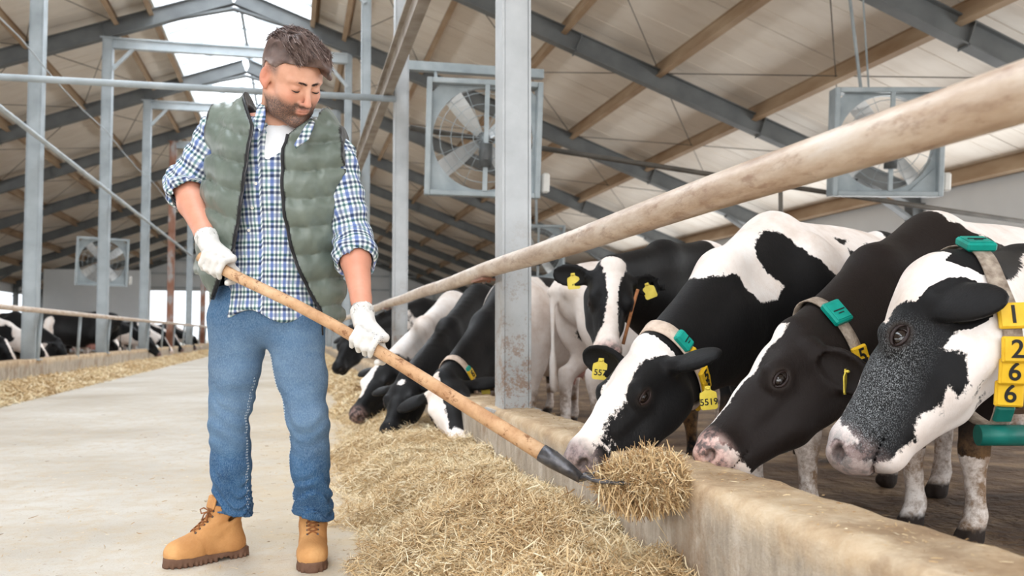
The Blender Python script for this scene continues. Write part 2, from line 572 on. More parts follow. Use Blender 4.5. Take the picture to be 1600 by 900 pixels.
# ---- kerbs
def kerb(name, x0, x1, ztop, label, fine):
    ny = 560 if fine else 160
    ys = np.concatenate([np.linspace(Y0, 9, ny), np.linspace(9.1, 65, 120)]) if fine else np.linspace(Y0, 65, ny)
    prof = []
    w = x1 - x0
    for t in np.linspace(0, 1, 9): prof.append((x0, -.05 + (ztop + .03) * t, 0))
    for t in np.linspace(0.06, .94, 8): prof.append((x0 + w * t, ztop, 1))
    for t in np.linspace(1, 0, 7): prof.append((x1, -.05 + (ztop + .03) * t, 2))
    prof = np.array(prof)
    n = len(prof)
    X = np.repeat(prof[None, :, 0], len(ys), 0); Z = np.repeat(prof[None, :, 1], len(ys), 0)
    Yg = np.repeat(ys[:, None], n, 1)
    a = 1.0 if fine else .5
    nz = vnoise(X * 6, Yg * 5, Z * 6) * .007 + vnoise(X * 18, Yg * 16, Z * 18) * .0045
    edge = np.clip(vnoise(X * 0 + 3, Yg * 3.1, Z * 0), 0, 1) * .012
    top = prof[:, 2][None] == 1
    Z2 = Z + nz * a * (Z > .05) - np.where(np.abs(X - x0) < .03, edge * a * (Z > ztop - .06), 0)
    X2 = X + nz * a * np.where(prof[:, 2][None] == 0, -1, 0.4)
    P = np.stack([X2, Yg, Z2], -1).reshape(-1, 3)
    i = np.arange(len(ys) - 1)[:, None] * n + np.arange(n - 1)[None]
    F = np.stack([i, i + n, i + n + 1, i + 1], -1).reshape(-1, 4)
    o = mesh_obj(name, np_mesh(name, P, F), M['kerb'])
    return struct(o, label)
kerb('kerb', 1.0, 1.235, .42, 'worn low concrete feed kerb on the right of the aisle', True)
kerb('kerb.001', -4.08, -3.84, .44, 'low concrete feed kerb on the left of the aisle', False)

# ---- columns
def column(x, y, w, dpt, z0, z1, mat, label, flange=True):
    b = MB()
    if flange:   # H section: two flanges and a web
        b.box((0, 0, (z0 + z1) / 2), (w * .94, dpt * .94, z1 - z0), bev=.012)
        b.box((-w / 2 + .006, 0, (z0 + z1) / 2), (.012, dpt, z1 - z0))
        b.box((w / 2 - .006, 0, (z0 + z1) / 2), (.012, dpt, z1 - z0))
        b.box((0, 0, z0 + .008), (w + .10, dpt + .06, .016))
        b.box((0, 0, z1 - .012), (w + .10, dpt + .06, .02))
    else:
        b.box((0, 0, (z0 + z1) / 2), (w, dpt, z1 - z0), bev=.012)
    o = b.build('column', mat, None, (x, y, 0))
    return struct(o, label)
for i, y in enumerate(FR):
    near = y < 12
    column(1.125, y + .09, .155, .18, .40, under(1.12), M['post'] if near else M['far_post'],
           'near grey steel column with rust spots rising from the right kerb' if i == 2 else 'grey steel column on the right kerb, further down the aisle')
    column(-3.97, y, .2, .24, .42, under(-3.97), M['rust_post'] if i in (7, 9) else M['far_post'],
           'rust-stained steel column on the left kerb' if i in (7, 9) else 'pale grey steel column on the left kerb')
    column(XR - .15, y, .22, .26, -.05, under(XR) + .1, M['rafter'], 'dark steel column at the right outer wall')
    column(XL + .15, y, .22, .26, -.05, under(XL) + .1, M['rafter'], 'dark steel column at the left outer wall')

# ---- rafters and ties
def rafter(y):
    b = MB()
    for sgn, xe in ((-1, XL), (1, XR)):
        a = Vector((RIDGE, 0, under(RIDGE))); e = Vector((xe, 0, under(xe)))
        n = Vector((sgn * SLOPE, 0, 1)).normalized()
        b.bar(a + n * .012, e + n * .012, .2, .024, n)
        b.bar(a + n * .34, e + n * .34, .2, .02, n)
        b.bar(a + n * .175, e + n * .175, .05, .33, n)
        # haunch at the outer column
        h = e + (a - e).normalized() * 1.5
        b.bar(e + Vector((0, 0, -.35)), h, .18, .06, n)
        # bolted splice plates along the web
        for tt in (.2, .47, .74):
            p = a.lerp(e, tt)
            b.bar(p - n * .03, p + n * .33, .2, .02, (1, 0, 0))
        # haunch under the ridge
        b.bar(a + Vector((0, 0, -.10)), a + (e - a).normalized() * 1.2 + n * .02, .16, .05, n)
    o = b.build('beam', M['rafter'], None, (0, y, 0))
    return struct(o, 'dark grey steel roof rafter spanning the barn')
for y in FR: rafter(y)
for i, y in enumerate(FR):
    b = MB()
    z = under(1.12) - .02
    b.bar((-3.95, 0, z), (1.1, 0, z), .14, .03); b.bar((-3.95, 0, z - .2), (1.1, 0, z - .2), .14, .03)
    b.bar((-3.95, 0, z - .1), (1.1, 0, z - .1), .03, .18)
    for s_, x in ((1, -3.95), (-1, 1.1)):
        b.bar((x, 0, z - .75), (x + s_ * .55, 0, z - .12), .07, .07)
    struct(b.build('beam', M['tie'], None, (0, y, 0)), 'pale steel tie beam between the two aisle columns of a frame')

# ---- roof: panels, purlins, skylight
ceiling = struct(empty('ceiling', (RIDGE, 28, 8)), 'pitched cream panel roof with purlins and ridge skylight')
ROFF = .35 * 1.066 + .19
def roofz(x): return under(x) + ROFF
SKY = 1.72
panel_me = {}
for sgn, xe in ((-1, XL - .4), (1, XR + .4)):
    x0 = RIDGE + sgn * SKY
    L = abs(xe - x0)
    b = MB()
    n = Vector((sgn * SLOPE, 0, 1)).normalized()
    W2 = 5.47 / 2 - .03
    a = Vector((x0, 0, roofz(x0))) - Vector((RIDGE, 0, 8)); e = Vector((xe, 0, roofz(xe))) - Vector((RIDGE, 0, 8))
    b.bar(a + n * .05, e + n * .05, W2, .08, n)
    # shallow stiffening ribs
    for q in (-.33, 0, .33):
        b.bar(a + n * .008 + Vector((0, q * W2, 0)), e + n * .008 + Vector((0, q * W2, 0)), .02, .012, n)
    me = b.mesh('roof_panel'); me.materials.append(M['panel'])
    for i in range(26):
        o = bpy.data.objects.new('roof_panel', me)
        o.location = (0, Y0 + 1.0 + 5.47 / 2 * (i + .5) - 28 - .04, 0)
        o.parent = ceiling; COL.objects.link(o)
    # backing sheet above the joints
    o = MB().bar(a + n * .12 + Vector((0, -35, 0)), a + n * .12 + Vector((0, 35.5, 0)), .02, .02).build('eave_strip', M['panel'], ceiling)
    b = MB()
    A = a + n * .11; E = e + n * .11
    b.add([A + Vector((0, -35.3, 0)), E + Vector((0, -35.3, 0)), E + Vector((0, 37.3, 0)), A + Vector((0, 37.3, 0))], [(0, 1, 2, 3)])
    b.build('roof_sheet', M['wire'], ceiling)
    for dx in (1.75, 2.45, 4.2, 6.03, 7.82, 9.71, 11.5, 13.1):
        x = RIDGE + sgn * dx
        b = MB()
        z = under(x) + .37
        b.bar((0, Y0, -.12), (0, Y1, -.12), .10, .014); b.bar((.0, Y0, .03), (.0, Y1, .03), .05, .29); b.bar((0, Y0, .18), (0, Y1, .18), .10, .014)
        o = b.build('purlin', M['purlin'], ceiling)
        o.location = (x - RIDGE, -28, z - 8 + .0)
        o.rotation_euler = (0, sgn * math.atan(SLOPE), 0)
# diagonal brace wires under the panels
for k in range(2, 10):
    for sgn in (-1, 1):
        for (d0, d1) in ((4.2, 7.82), (7.82, 11.5), (2.45, 4.2)):
            ya, yb = FR[k], FR[k + 1]
            xa, xb = RIDGE + sgn * d0, RIDGE + sgn * d1
            b = MB()
            for (p, q) in (((xa, ya), (xb, yb)), ((xb, ya), (xa, yb))):
                b.tube([(p[0], p[1], under(p[0]) + .33), (q[0], q[1], under(q[0]) + .33)], .009, 5)
            o = b.build('brace_wire', M['wire'], None)
            o.parent = ceiling; o.matrix_parent_inverse = Matrix.Translation((-RIDGE, -28, -8))
# skylight panes and bars
b = MB()
n = Vector((SLOPE, 0, 1)).normalized()
zr = roofz(RIDGE) - 8 + .28
b.add([(0, -1.30, zr), (SKY, -1.30, roofz(RIDGE + SKY) - 8 + .2), (SKY, 1.30, roofz(RIDGE + SKY) - 8 + .2), (0, 1.30, zr)], [(0, 1, 2, 3)])
b.add([(0, -1.30, zr + .01), (SKY, -1.30, roofz(RIDGE + SKY) - 8 + .21), (SKY, 1.30, roofz(RIDGE + SKY) - 8 + .21), (0, 1.30, zr + .01)], [(3, 2, 1, 0)])
pane_me = b.mesh('skylight_pane'); pane_me.materials.append(M['pane'])
bar_me = MB().bar((0, 0, zr - .02), (SKY, 0, roofz(RIDGE + SKY) - 8 + .18), .05, .06).mesh('glazing_bar'); bar_me.materials.append(M['far_post'])
for i in range(26):
    for sgn in (-1, 1):
        y = Y0 + 1.0 + 5.47 / 2 * (i + .5) - 28
        for (me, nm, yy) in ((pane_me, 'skylight_pane', y), (bar_me, 'glazing_bar', y + 5.47 / 4), (bar_me, 'glazing_bar', y)):
            o = bpy.data.objects.new(nm, me); o.location = (0, yy, 0)
            if sgn < 0: o.rotation_euler = (0, 0, math.pi)
            o.parent = ceiling; COL.objects.link(o)
MB().bar((0, -35, zr), (0, 36.9, zr), .08, .08).build('ridge_bar', M['far_post'], ceiling)
for s_ in (-1, 1):
    MB().bar((s_ * SKY, -35, roofz(RIDGE + SKY) - 8 + .1), (s_ * SKY, 36.9, roofz(RIDGE + SKY) - 8 + .1), .06, .26).build('skylight_upstand', M['tie'], ceiling)

# ---- walls
b = MB()
def wall_rect(b, x0, x1, z0, z1, y): b.box(((x0 + x1) / 2, y, (z0 + z1) / 2), (x1 - x0, .12, z1 - z0))
doors = [(-9.6, -5.6, 3.75), (-3.4, .6, 3.9)]
xs_ = [XL]
for (a, c, h) in doors:
    wall_rect(b, xs_[-1], a, -.1, 3.9, Y1); wall_rect(b, a, c, h, 3.9, Y1) if h < 3.9 else None
    xs_.append(c)
wall_rect(b, xs_[-1], XR, -.1, 3.9, Y1)
b.add([(XL, Y1, 3.9), (XR, Y1, 3.9), (RIDGE, Y1, 8.7)], [(0, 1, 2)])
struct(b.build('wall_end', M['white_wall']), 'far gable wall in pale cladding with door openings')
b = MB()
for z in (3.95, 4.9, 5.8, 6.7): b.bar((RIDGE - (8.6 - z) / SLOPE + .3, Y1 - .1, z), (RIDGE + (8.6 - z) / SLOPE - .3, Y1 - .1, z), .08, .1)
for z in (1.3, 2.6): b.bar((.6, Y1 - .1, z), (XR, Y1 - .1, z), .08, .08)
for x in (-12.5, -5.3, -3.6, .8, 3.2, 6.5, 9.5): b.bar((x, Y1 - .12, 0), (x, Y1 - .12, under(x)), .2, .2, (0, 1, 0))
struct(b.build('trim_1', M['tie']), 'steel girts and posts of the far gable wall')
b = MB().box((XL - .05, 29, .4), (.1, 73, 1.0)).box((XL - .05, 29, 3.45), (.1, 73, .8))
struct(b.build('wall_left', M['white_wall']), 'left outer wall with a long bright opening')
b = MB().box((XR + .05, 29, .3), (.1, 73, .8)).box((XR + .05, 29, 3.2), (.1, 73, 1.25))
struct(b.build('wall_right', M['white_wall']), 'right outer wall in white cladding')
# left pen partition wall seen behind the far cows
struct(MB().box((-9.7, 50.2, 2.0), (5.0, .12, 4.2)).build('wall_partition', M['white_wall']), 'white partition wall at the back of the left pen')

# ---- rails and pipes
def pipe(name, pts, r, mat, label, cat='pipe', n=16):
    b = MB().tube(pts, r, n)
    o = b.build(name, mat)
    return tag(o, label, cat)
pts = [(.985, -1.2 + i * .55, 1.142 + .004 * math.sin(i * 1.3)) for i in range(119)]
feed = empty('feed_rail', (.985, 2, 1.14))
tag(feed, 'thick worn tan steel pipe rail running above the right kerb', 'rail')
def child(o, parent):
    o.parent = parent
    o.matrix_parent_inverse = Matrix.Translation(-Vector(parent.location)) if parent.rotation_euler.z == 0 else parent.matrix_world.inverted()
    return o
child(MB().tube(pts, .0435, 22).build('pipe', M['rail']), feed)
for y in FR[1:]:
    b = MB()
    b.bar((.98, y + .2, 1.10), (1.10, y + .2, 1.10), .07, .012); b.bar((.965, y - .0, 1.094), (.965, y + .3, 1.094), .05, .012)
    b.tube([(1.0, y + .25, 1.08), (1.0, y + .25, 1.18)], .008, 8); b.tube([(1.0, y + .12, 1.08), (1.0, y + .12, 1.12)], .012, 6)
    child(b.build('bracket', M['rust_post']), feed)
lr = empty('feed_rail', (-3.8, 20, 1.18))
tag(lr, 'slim pale steel rail running above the left kerb', 'rail')
child(MB().tube([(-3.8, Y0, 1.18), (-3.8, 64, 1.18)], .04, 12).build('pipe', M['rail']), lr)
for k, y in enumerate([FR[i] + q for i in range(2, 13) for q in (0.0, 2.7)]):
    child(MB().tube([(-3.86, y, .4), (-3.82, y, 1.15)], .028, 8).build('stanchion', M['far_post']), lr)
pipe('overhead_pipe', [(-9, 10.17, 3.39), (1.06, 10.17, 3.41)], .036, M['far_post'], 'long slim grey pipe crossing the aisle overhead behind the man')
M['channel'] = mottled('weathered_channel', [(.3, srgb(124, 112, 100)), (.7, srgb(168, 160, 150))], 4, .6, .1)
tag(MB().bar((.97, Y0, 3.53), (.97, 16.2, 3.53), .10, .16).bar((.92, Y0, 3.60), (.92, 16.2, 3.60), .09, .02).build('overhead_channel', M['channel']),
    'brown steel channel running along the aisle high beside the right columns', 'beam')
pipe('water_pipe', [(-3.72, Y0, 3.72), (-3.72, 36, 3.72)], .038, M['tie'], 'white pipe running along the left columns overhead')
pipe('hanging_cable', [(-3.78, 6 + i * 2.0, 4.9 - .0 * i + .05 * math.sin(i * 2.0)) for i in range(16)], .010, M['tie'], 'thin pale cable strung along the left columns', 'cable', 6)
pipe('drop_pipe', [(1.25, 10.45, 3.16), (6.4, 10.45, 2.62), (11.6, 10.45, 2.1)], .032, M['wire'], 'dark sloping pipe between the near column and the right fan')
pipe('standing_pipe', [(4.62, 8.2, -.02), (4.62, 8.2, 2.0), (4.62, 8.2, 2.42)], .022, M['wire'], 'slim dark pipe standing behind the cow backs, its top hidden by the near rail', 'pipe')

# ---- fans
def make_fan():
    root = empty('barn_fan')
    s = 1.28; h = s / 2
    b = MB()
    t = .06; dpt = .30
    for sx in (-1, 1): b.box((sx * (h - t / 2), 0, 0), (t, dpt, s), bev=.008)
    for sz in (-1, 1): b.box((0, 0, sz * (h - t / 2)), (s - 2 * t, dpt, t), bev=.008)
    b.build('housing', M['fan'], root)
    # front plate with round mouth
    b = MB(); n = 40; R = h - .075
    vs = []; fs = []
    for i in range(n):
        a = 2 * math.pi * (i + .5) / n
        ca, sa = math.cos(a), math.sin(a)
        q = (h - t) / max(abs(ca), abs(sa))
        vs += [(R * ca, -.02, R * sa), (q * ca, -.02, q * sa), (R * ca, .10, R * sa)]
    for i in range(n):
        j = (i + 1) % n
        fs += [(3 * i, 3 * j, 3 * j + 1, 3 * i + 1), (3 * i, 3 * i + 2, 3 * j + 2, 3 * j)]
    b.add(vs, fs); b.build('mouth_ring', M['fan'], root)
    hub = MB().tube([(0, -.07, 0), (0, .07, 0)], .075, 18).build('hub', M['dark_metal'], root)
    for k in range(4):
        a = math.radians(38 + 90 * k)
        b = MB(); vs = []
        for j in range(7):
            r = .07 + j * .082; w = .055 + .05 * math.sin(min(j / 4, 1) * 1.57); tw = .75 - .07 * j
            for sd in (-1, 1):
                for th in (-.004, .004):
                    c, s2 = math.cos(tw), math.sin(tw)
                    vs.append((r * math.cos(a) - sd * w * c * math.sin(a), sd * w * s2 + th, r * math.sin(a) + sd * w * c * math.cos(a)))
        fs = []
        for j in range(6):
            o = 4 * j
            fs += [(o, o + 4, o + 6, o + 2), (o + 1, o + 3, o + 7, o + 5), (o, o + 1, o + 5, o + 4), (o + 2, o + 6, o + 7, o + 3)]
        fs += [(0, 2, 3, 1), (24, 25, 27, 26)]
        b.add(vs, fs, 0); b.build('blade', M['blade'], root)
    b = MB().bar((.02, -.16, -h + t), (.02, -.16, h - t), .05, .03, (0, 1, 0)).build('strut', M['fan'], root)
    b = MB().tube([(.02, -.14, -.32), (.02, -.14, -.06)], .075, 14).box((.02, -.14, -.19), (.05, .2, .1)).build('motor', M['dark_metal'], root)
    b = MB()
    for j in range(1, 5):
        rr = R * j / 4.6
        b.tube([(rr * math.cos(2 * math.pi * q / 24), -.17, rr * math.sin(2 * math.pi * q / 24)) for q in range(25)], .004, 4, caps=False)
    for q in range(8):
        a = math.pi * q / 8
        b.tube([(-R * math.cos(a), -.17, -R * math.sin(a)), (R * math.cos(a), -.17, R * math.sin(a))], .003, 4)
    g = b.build('wire_guard', M['fan'], root)
    b = MB().box((h + .07, -.02, -h + .18), (.09, .12, .22), bev=.02); b.build('control_box', M['plastic'], root)
    # gussets in the lower corners
    for sx in (-1, 1):
        MB().add([(sx * (h - t), -.05, -h + t), (sx * (h - t - .3), -.05, -h + t), (sx * (h - t), -.05, -h + t + .3), (sx * (h - t), -.04, -h + t), (sx * (h - t - .3), -.04, -h + t), (sx * (h - t), -.04, -h + t + .3)],
                 [(0, 1, 2), (3, 5, 4), (1, 4, 5, 2)]).build('gusset', M['fan'], root)
    return root
def copy_tree(o, parent=None):
    c = o.copy(); COL.objects.link(c); c.parent = parent
    for ch in list(o.children): copy_tree(ch, c)
    return c
fan0 = make_fan()
fans = [((2.02, 10.05, 2.98), -.12, .0, 'grey box fan hanging beyond the near column, beside the second column'),
        ((6.86, 9.7, 3.10), -.30, .0, 'grey box fan hanging above the backs of the front cows'),
        ((-5.0, 26.40, 2.75), .25, .0, 'distant box fan hanging by the left columns'),
        ((5.5, 20.95, 2.75), -.2, .0, 'distant box fan barely visible right of the near column')]
for i, (loc, rz, rx, lab) in enumerate(fans):
    f = fan0 if i == 0 else copy_tree(fan0)
    f.location = loc; f.rotation_euler = (.10, .02, rz)
    tag(f, lab, 'fan', 'ventilation fans in the barn')
# hangers
def hanger(pts_list, label, w=.06):
    b = MB()
    for (a, c, ww) in pts_list: b.bar(a, c, ww, ww)
    return tag(b.build('fan_bracket', M['fan']), label, 'bracket')
hanger([((1.2, 10.2, 3.80), (2.75, 10.2, 3.80), .10), ((1.22, 10.2, 3.0), (1.22, 10.2, 3.95), .08), ((1.5, 10.2, 3.78), (1.5, 10.1, 3.58), .03), ((2.55, 10.2, 3.78), (2.6, 10.1, 3.58), .03)],
       'grey steel arm holding the fan beside the second column')
hanger([((6.7, 10.15, under(6.7)), (6.62, 9.8, 3.68), .03), ((6.9, 10.15, under(6.9)), (6.72, 9.8, 3.68), .02)], 'thin rods hanging the right fan from the rafter')
hanger([((-5.0, 26.58, under(-5.0) + .02), (-5.0, 26.44, 3.38), .05)], 'thin rod holding the distant fan by the left columns')
hanger([((5.5, 21.11, under(5.5) + .02), (5.5, 20.99, 3.38), .05)], 'thin rod holding the distant fan right of the near column')
# ================================================================== cows
def coat_mat():
    t = NT('holstein_coat')
    c = t.coord('Object')
    jag = t.math('MULTIPLY', t.math('SUBTRACT', t.noise(c, 26, 6, .75), .5), .055)
    fine = t.math('MULTIPLY', t.math('SUBTRACT', t.noise(t.coord('Object', (1, 1, .45)), 130, 3, .7), .5), .016)
    w = t.math('ADD', t.attr('white'), t.math('ADD', jag, fine))
    fac = t.n.new('ShaderNodeMapRange'); fac.interpolation_type = 'SMOOTHSTEP'
    fac.inputs[1].default_value = -.003; fac.inputs[2].default_value = .0035
    t.l.new(w, fac.inputs[0])
    n1 = t.noise(c, 3.2, 6, .65)
    n2 = t.noise(c, 9, 5, .7)
    whitec = t.ramp(n1, [(.30, srgb(214, 198, 186)), (.5, srgb(238, 228, 221)), (.7, srgb(248, 243, 240))])
    whitec = t.mix(t.ramp(n2, [(.58, 0), (.75, .25)]), whitec, srgb(206, 176, 150))
    blackc = t.ramp(n1, [(.3, (.004, .004, .0045)), (.7, (.011, .0105, .011))])
    blackc = t.mix(t.attr('brown'), blackc, (.013, .008, .0065))
    col = t.mix(fac.outputs[0], blackc, whitec)
    # roan flecks: white hairs through the black
    fl = t.noise(t.coord('Object', (1, 1, .5)), 420, 2, .5)
    flk = t.math('MULTIPLY', t.ramp(fl, [(.50, 0), (.64, 1)]), t.attr('roan'), clamp=True)
    col = t.mix(flk, col, (.42, .44, .46))
    dirt = t.math('MULTIPLY', t.attr('dirt'), t.ramp(t.noise(c, 12, 6, .75), [(.40, 0), (.6, 1)]), clamp=True)
    col = t.mix(dirt, col, srgb(128, 96, 62))
    pk = t.noise(c, 38, 4, .6)
    pink = t.ramp(pk, [(.42, srgb(112, 98, 96)), (.52, srgb(206, 166, 158)), (.65, srgb(236, 206, 196))])
    pink = t.mix(t.attr('grey'), pink, t.ramp(pk, [(.38, srgb(96, 88, 88)), (.6, srgb(140, 128, 128))]))
    col = t.mix(t.attr('pink'), col, pink)
    ud = t.ramp(pk, [(.3, srgb(186, 128, 118)), (.7, srgb(226, 174, 162))])
    col = t.mix(t.attr('udder'), col, ud)
    col = t.mix(t.attr('dark'), col, (.035, .026, .022))
    t.color(col)
    r = t.mix(t.attr('pink'), t.mix(fac.outputs[0], (.55, .55, .55), (.8, .8, .8)), (.36, .36, .36))
    t.rough(r).spec(.16)
    hair = t.noise(t.coord('Object', (1, 1, .3)), 170, 4, .7)
    t.bump(t.math('ADD', hair, t.math('MULTIPLY', t.noise(c, 22, 4, .6), .9)), .35, .006)
    t.b.inputs['Sheen Weight'].default_value = .03
    t.b.inputs['Sheen Roughness'].default_value = .4
    return t.m
COAT = coat_mat()
M['eye'] = mottled('cow_eye', [(.3, (.008, .005, .004)), (.7, (.015, .009, .007))], 5, .06, 0, spec=.7)
M['sclera'] = mottled('eye_white', [(.3, srgb(190, 176, 170)), (.7, srgb(220, 210, 205))], 30, .2, 0)
M['lid'] = mottled('eyelid_skin', [(.3, (.012, .008, .008)), (.7, (.035, .02, .018))], 30, .45, 0)
M['yellow'] = mottled('yellow_tag_plastic', [(.3, srgb(226, 178, 32)), (.7, srgb(244, 200, 52))], 25, .45, .05, bscale=80)
M['yellow_ear'] = mottled('yellow_ear_tag', [(.3, srgb(214, 190, 64)), (.7, srgb(236, 214, 92))], 25, .45, .05, bscale=80)
M['green'] = mottled('green_plastic', [(.3, srgb(0, 132, 118)), (.7, srgb(20, 160, 144))], 14, .4, .05, bscale=70)
M['dark_green'] = mottled('dark_green_plastic', [(.3, srgb(8, 84, 76)), (.7, srgb(22, 112, 102))], 14, .4, .05, bscale=70)
M['strap'] = mottled('woven_collar_strap', [(.3, srgb(128, 112, 98)), (.5, srgb(160, 146, 132)), (.7, srgb(186, 172, 156))], 40, .9, .5, bscale=160)
M['strap_pale'] = mottled('pale_collar_strap', [(.3, srgb(198, 176, 158)), (.7, srgb(224, 204, 188))], 40, .9, .5, bscale=160)
M['ink'] = mottled('black_ink', [(.3, (.010, .010, .010)), (.7, (.02, .02, .02))], 10, .6, 0)
M['rope'] = mottled('orange_twine', [(.3, srgb(150, 96, 60)), (.7, srgb(186, 128, 86))], 60, .8, .2)

def text_mesh(txt, size, depth=.0012):
    c = bpy.data.curves.new('t', 'FONT'); c.body = txt; c.size = size; c.align_x = 'CENTER'; c.align_y = 'CENTER'
    c.extrude = depth; c.offset = size * .012
    o = bpy.data.objects.new('t', c); COL.objects.link(o)
    bpy.context.view_layer.update()
    dg = bpy.context.evaluated_depsgraph_get()
    me = bpy.data.meshes.new_from_object(o.evaluated_get(dg))
    bpy.data.objects.remove(o); bpy.data.curves.remove(c)
    return me

def frame(x, up):
    """right handed frame with first axis x and third axis near up"""
    x = Vector(x).normalized(); u = Vector(up)
    z = (u - x * u.dot(x)).normalized(); y = z.cross(x)
    return Matrix((x, y, z)).transposed()

def poly_sd(x, y, pts):
    """signed distance to a polygon, positive inside"""
    pts = np.array(pts, float); n = len(pts)
    d = np.full(x.shape, 1e9); ins = np.zeros(x.shape, bool)
    for i in range(n):
        a = pts[i]; b = pts[(i + 1) % n]; e = b - a
        t = np.clip(((x - a[0]) * e[0] + (y - a[1]) * e[1]) / max(e.dot(e), 1e-12), 0, 1)
        d = np.minimum(d, np.hypot(x - a[0] - e[0] * t, y - a[1] - e[1] * t))
        c = ((a[1] > y) != (b[1] > y)) & (x < (b[0] - a[0]) * (y - a[1]) / ((b[1] - a[1]) if b[1] != a[1] else 1e-9) + a[0])
        ins ^= c
    return np.where(ins, d, -d)

class Cow: pass

def tri_sample(g, P):
    out = []
    idx = []
    for ax, arr in enumerate((g.xs, g.ys, g.zs)):
        i = np.clip(np.searchsorted(arr, P[:, ax]) - 1, 0, len(arr) - 2)
        f = np.clip((P[:, ax] - arr[i]) / (arr[i + 1] - arr[i]), 0, 1)
        idx.append((i, f))
    (i, fx), (j, fy), (k, fz) = idx
    r = 0
    for a in (0, 1):
        for b in (0, 1):
            for c in (0, 1):
                r = r + g.D[i + a, j + b, k + c] * (fx if a else 1 - fx) * (fy if b else 1 - fy) * (fz if c else 1 - fz)
    return r

def build_cow(withers, heading, poll, muzzle, up, pattern, s=1.0, fine=.0078, coarse=.026, ears=None, legs=None,
              hs=1.0, neck_thick=1.0, label='', grp=None, eyes=True, name='cow', muz=(1, 0), wz=None, mid_lift=0.0, udder=True, brown=0.0):
    fwd = Vector((math.cos(heading), math.sin(heading), 0))
    Wd = Vector(withers)
    O = Vector((Wd.x, Wd.y, 0)) - fwd * .50 * s
    Rinv = Matrix.Rotation(-heading, 4, 'Z')
    root = None
    def loc(p): return Rinv @ (Vector(p) - O)
    def locv(v): return Rinv.to_3x3() @ Vector(v)
    if isinstance(up, (int, float)):
        view = ((Vector(poll) + Vector(muzzle)) / 2 - CAMP).normalized()
        z0 = (Vector(muzzle) - Vector(poll)).normalized().cross(-view).normalized()
        up = z0 * math.cos(math.radians(up)) - view * math.sin(math.radians(up))
    p0 = loc(poll); p1 = loc(muzzle)
    HF = frame(p1 - p0, locv(up))
    L = (p1 - p0).length
    hs = L / .505
    def H(x, y, z): return p0 + HF @ Vector((x * hs, y * hs, z * hs))
    Hn = np.array(HF)
    w = loc(Wd)                       # withers top, local
    hz = w.z / 1.36
    pts = [H(x_, y_, z_) for (x_, y_, z_) in ((-.08, .27, .08), (-.08, -.27, .08), (.56, .11, .04), (.56, -.11, .04), (.56, .11, -.2), (.56, -.11, -.2), (-.1, 0, .06), (.1, .12, -.3), (.1, -.12, -.3))]
    lo = np.min([list(p) for p in pts], 0); hi = np.max([list(p) for p in pts], 0)
    ext_lo = np.minimum(lo - .03, [-1.25 * s, -.48 * s, -.06]); ext_hi = np.maximum(hi + .03, [.95 * s, .48 * s, w.z + .12])
    g = SDF(*[axis_grid(ext_lo[i], ext_hi[i], coarse, [(lo[i], hi[i], fine)]) for i in range(3)])
    B = lambda x, y, z: Vector((x * s, y * s, z * hz))
    # ---- trunk
    g.ell(B(-.02, 0, .93), (.74 * s, .345 * s, .40 * hz), k=.05)
    g.ell(B(-.15, 0, .86), (.55 * s, .38 * s, .36 * hz), k=.08)
    g.ell(B(.46, 0, .93), (.36 * s, .25 * s, .37 * hz), k=.12)
    g.cone(B(.50, 0, 1.27), B(-.45, 0, 1.27), .075, .07, .10)
    g.cone(B(-.45, 0, 1.28), B(-.92, 0, 1.24), .08, .06, .08)
    g.ell(B(-.68, 0, 1.08), (.33 * s, .25 * s, .25 * hz), k=.1)
    for sy in (-1, 1):
        g.cone(B(-.50, sy * .17, 1.20), B(-.52, sy * .245, 1.21), .07, .05, .06)
        g.cone(B(-.96, sy * .09, 1.14), B(-.97, sy * .12, 1.12), .06, .045, .06)
        g.ell(B(.47, sy * .17, .95), (.17 * s, .11 * s, .33 * hz), k=.07)
        g.ell(B(-.70, sy * .2, .92), (.24 * s, .11 * s, .28 * hz), k=.09)
    # ---- legs
    lg = {'fl': 0.02, 'fr': -.04, 'hl': 0.05, 'hr': -.1}
    if legs: lg.update(legs)
    for key, sy in (('fl', 1), ('fr', -1)):
        o = lg[key]; y = sy * .15
        g.cone(B(.46, sy * .16, .78), B(.45 + o * .2, sy * .165, .60), .115, .085, .07)
        g.cone(B(.45 + o * .2, sy * .165, .62), B(.48 + o * .5, y, .40), .083, .056, .04)
        g.ell(B(.485 + o * .5, y, .37), (.055 * s, .052 * s, .075 * hz), k=.03)
        g.cone(B(.48 + o * .5, y, .34), B(.47 + o * .9, y, .14), .044, .036, .03)
        g.ell(B(.47 + o * .9, y, .12), (.047 * s, .045 * s, .045 * hz), k=.02)
        g.cone(B(.47 + o * .9, y, .11), B(.52 + o, y, .035), .040, .052, .02)
        for q in (-.024, .024): g.ell(B(.525 + o, y + q, .03), (.06 * s, .027 * s, .04 * hz), k=.01)
    for key, sy in (('hl', 1), ('hr', -1)):
        o = lg[key]; y = sy * .17
        g.cone(B(-.66, sy * .19, .92), B(-.52 + o * .2, sy * .21, .74), .17, .12, .08)
        g.cone(B(-.52 + o * .2, sy * .21, .76), B(-.80 + o * .5, y, .50), .115, .052, .05)
        g.cone(B(-.84 + o * .5, y, .54), B(-.80 + o * .6, y, .44), .035, .05, .03)
        g.cone(B(-.81 + o * .5, y, .48), B(-.77 + o * .9, y, .15), .05, .038, .03)
        g.ell(B(-.77 + o * .9, y, .13), (.05 * s, .047 * s, .047 * hz), k=.02)
        g.cone(B(-.77 + o * .9, y, .12), B(-.71 + o, y, .035), .042, .053, .02)
        for q in (-.024, .024): g.ell(B(-.70 + o, y + q, .03), (.062 * s, .027 * s, .04 * hz), k=.01)
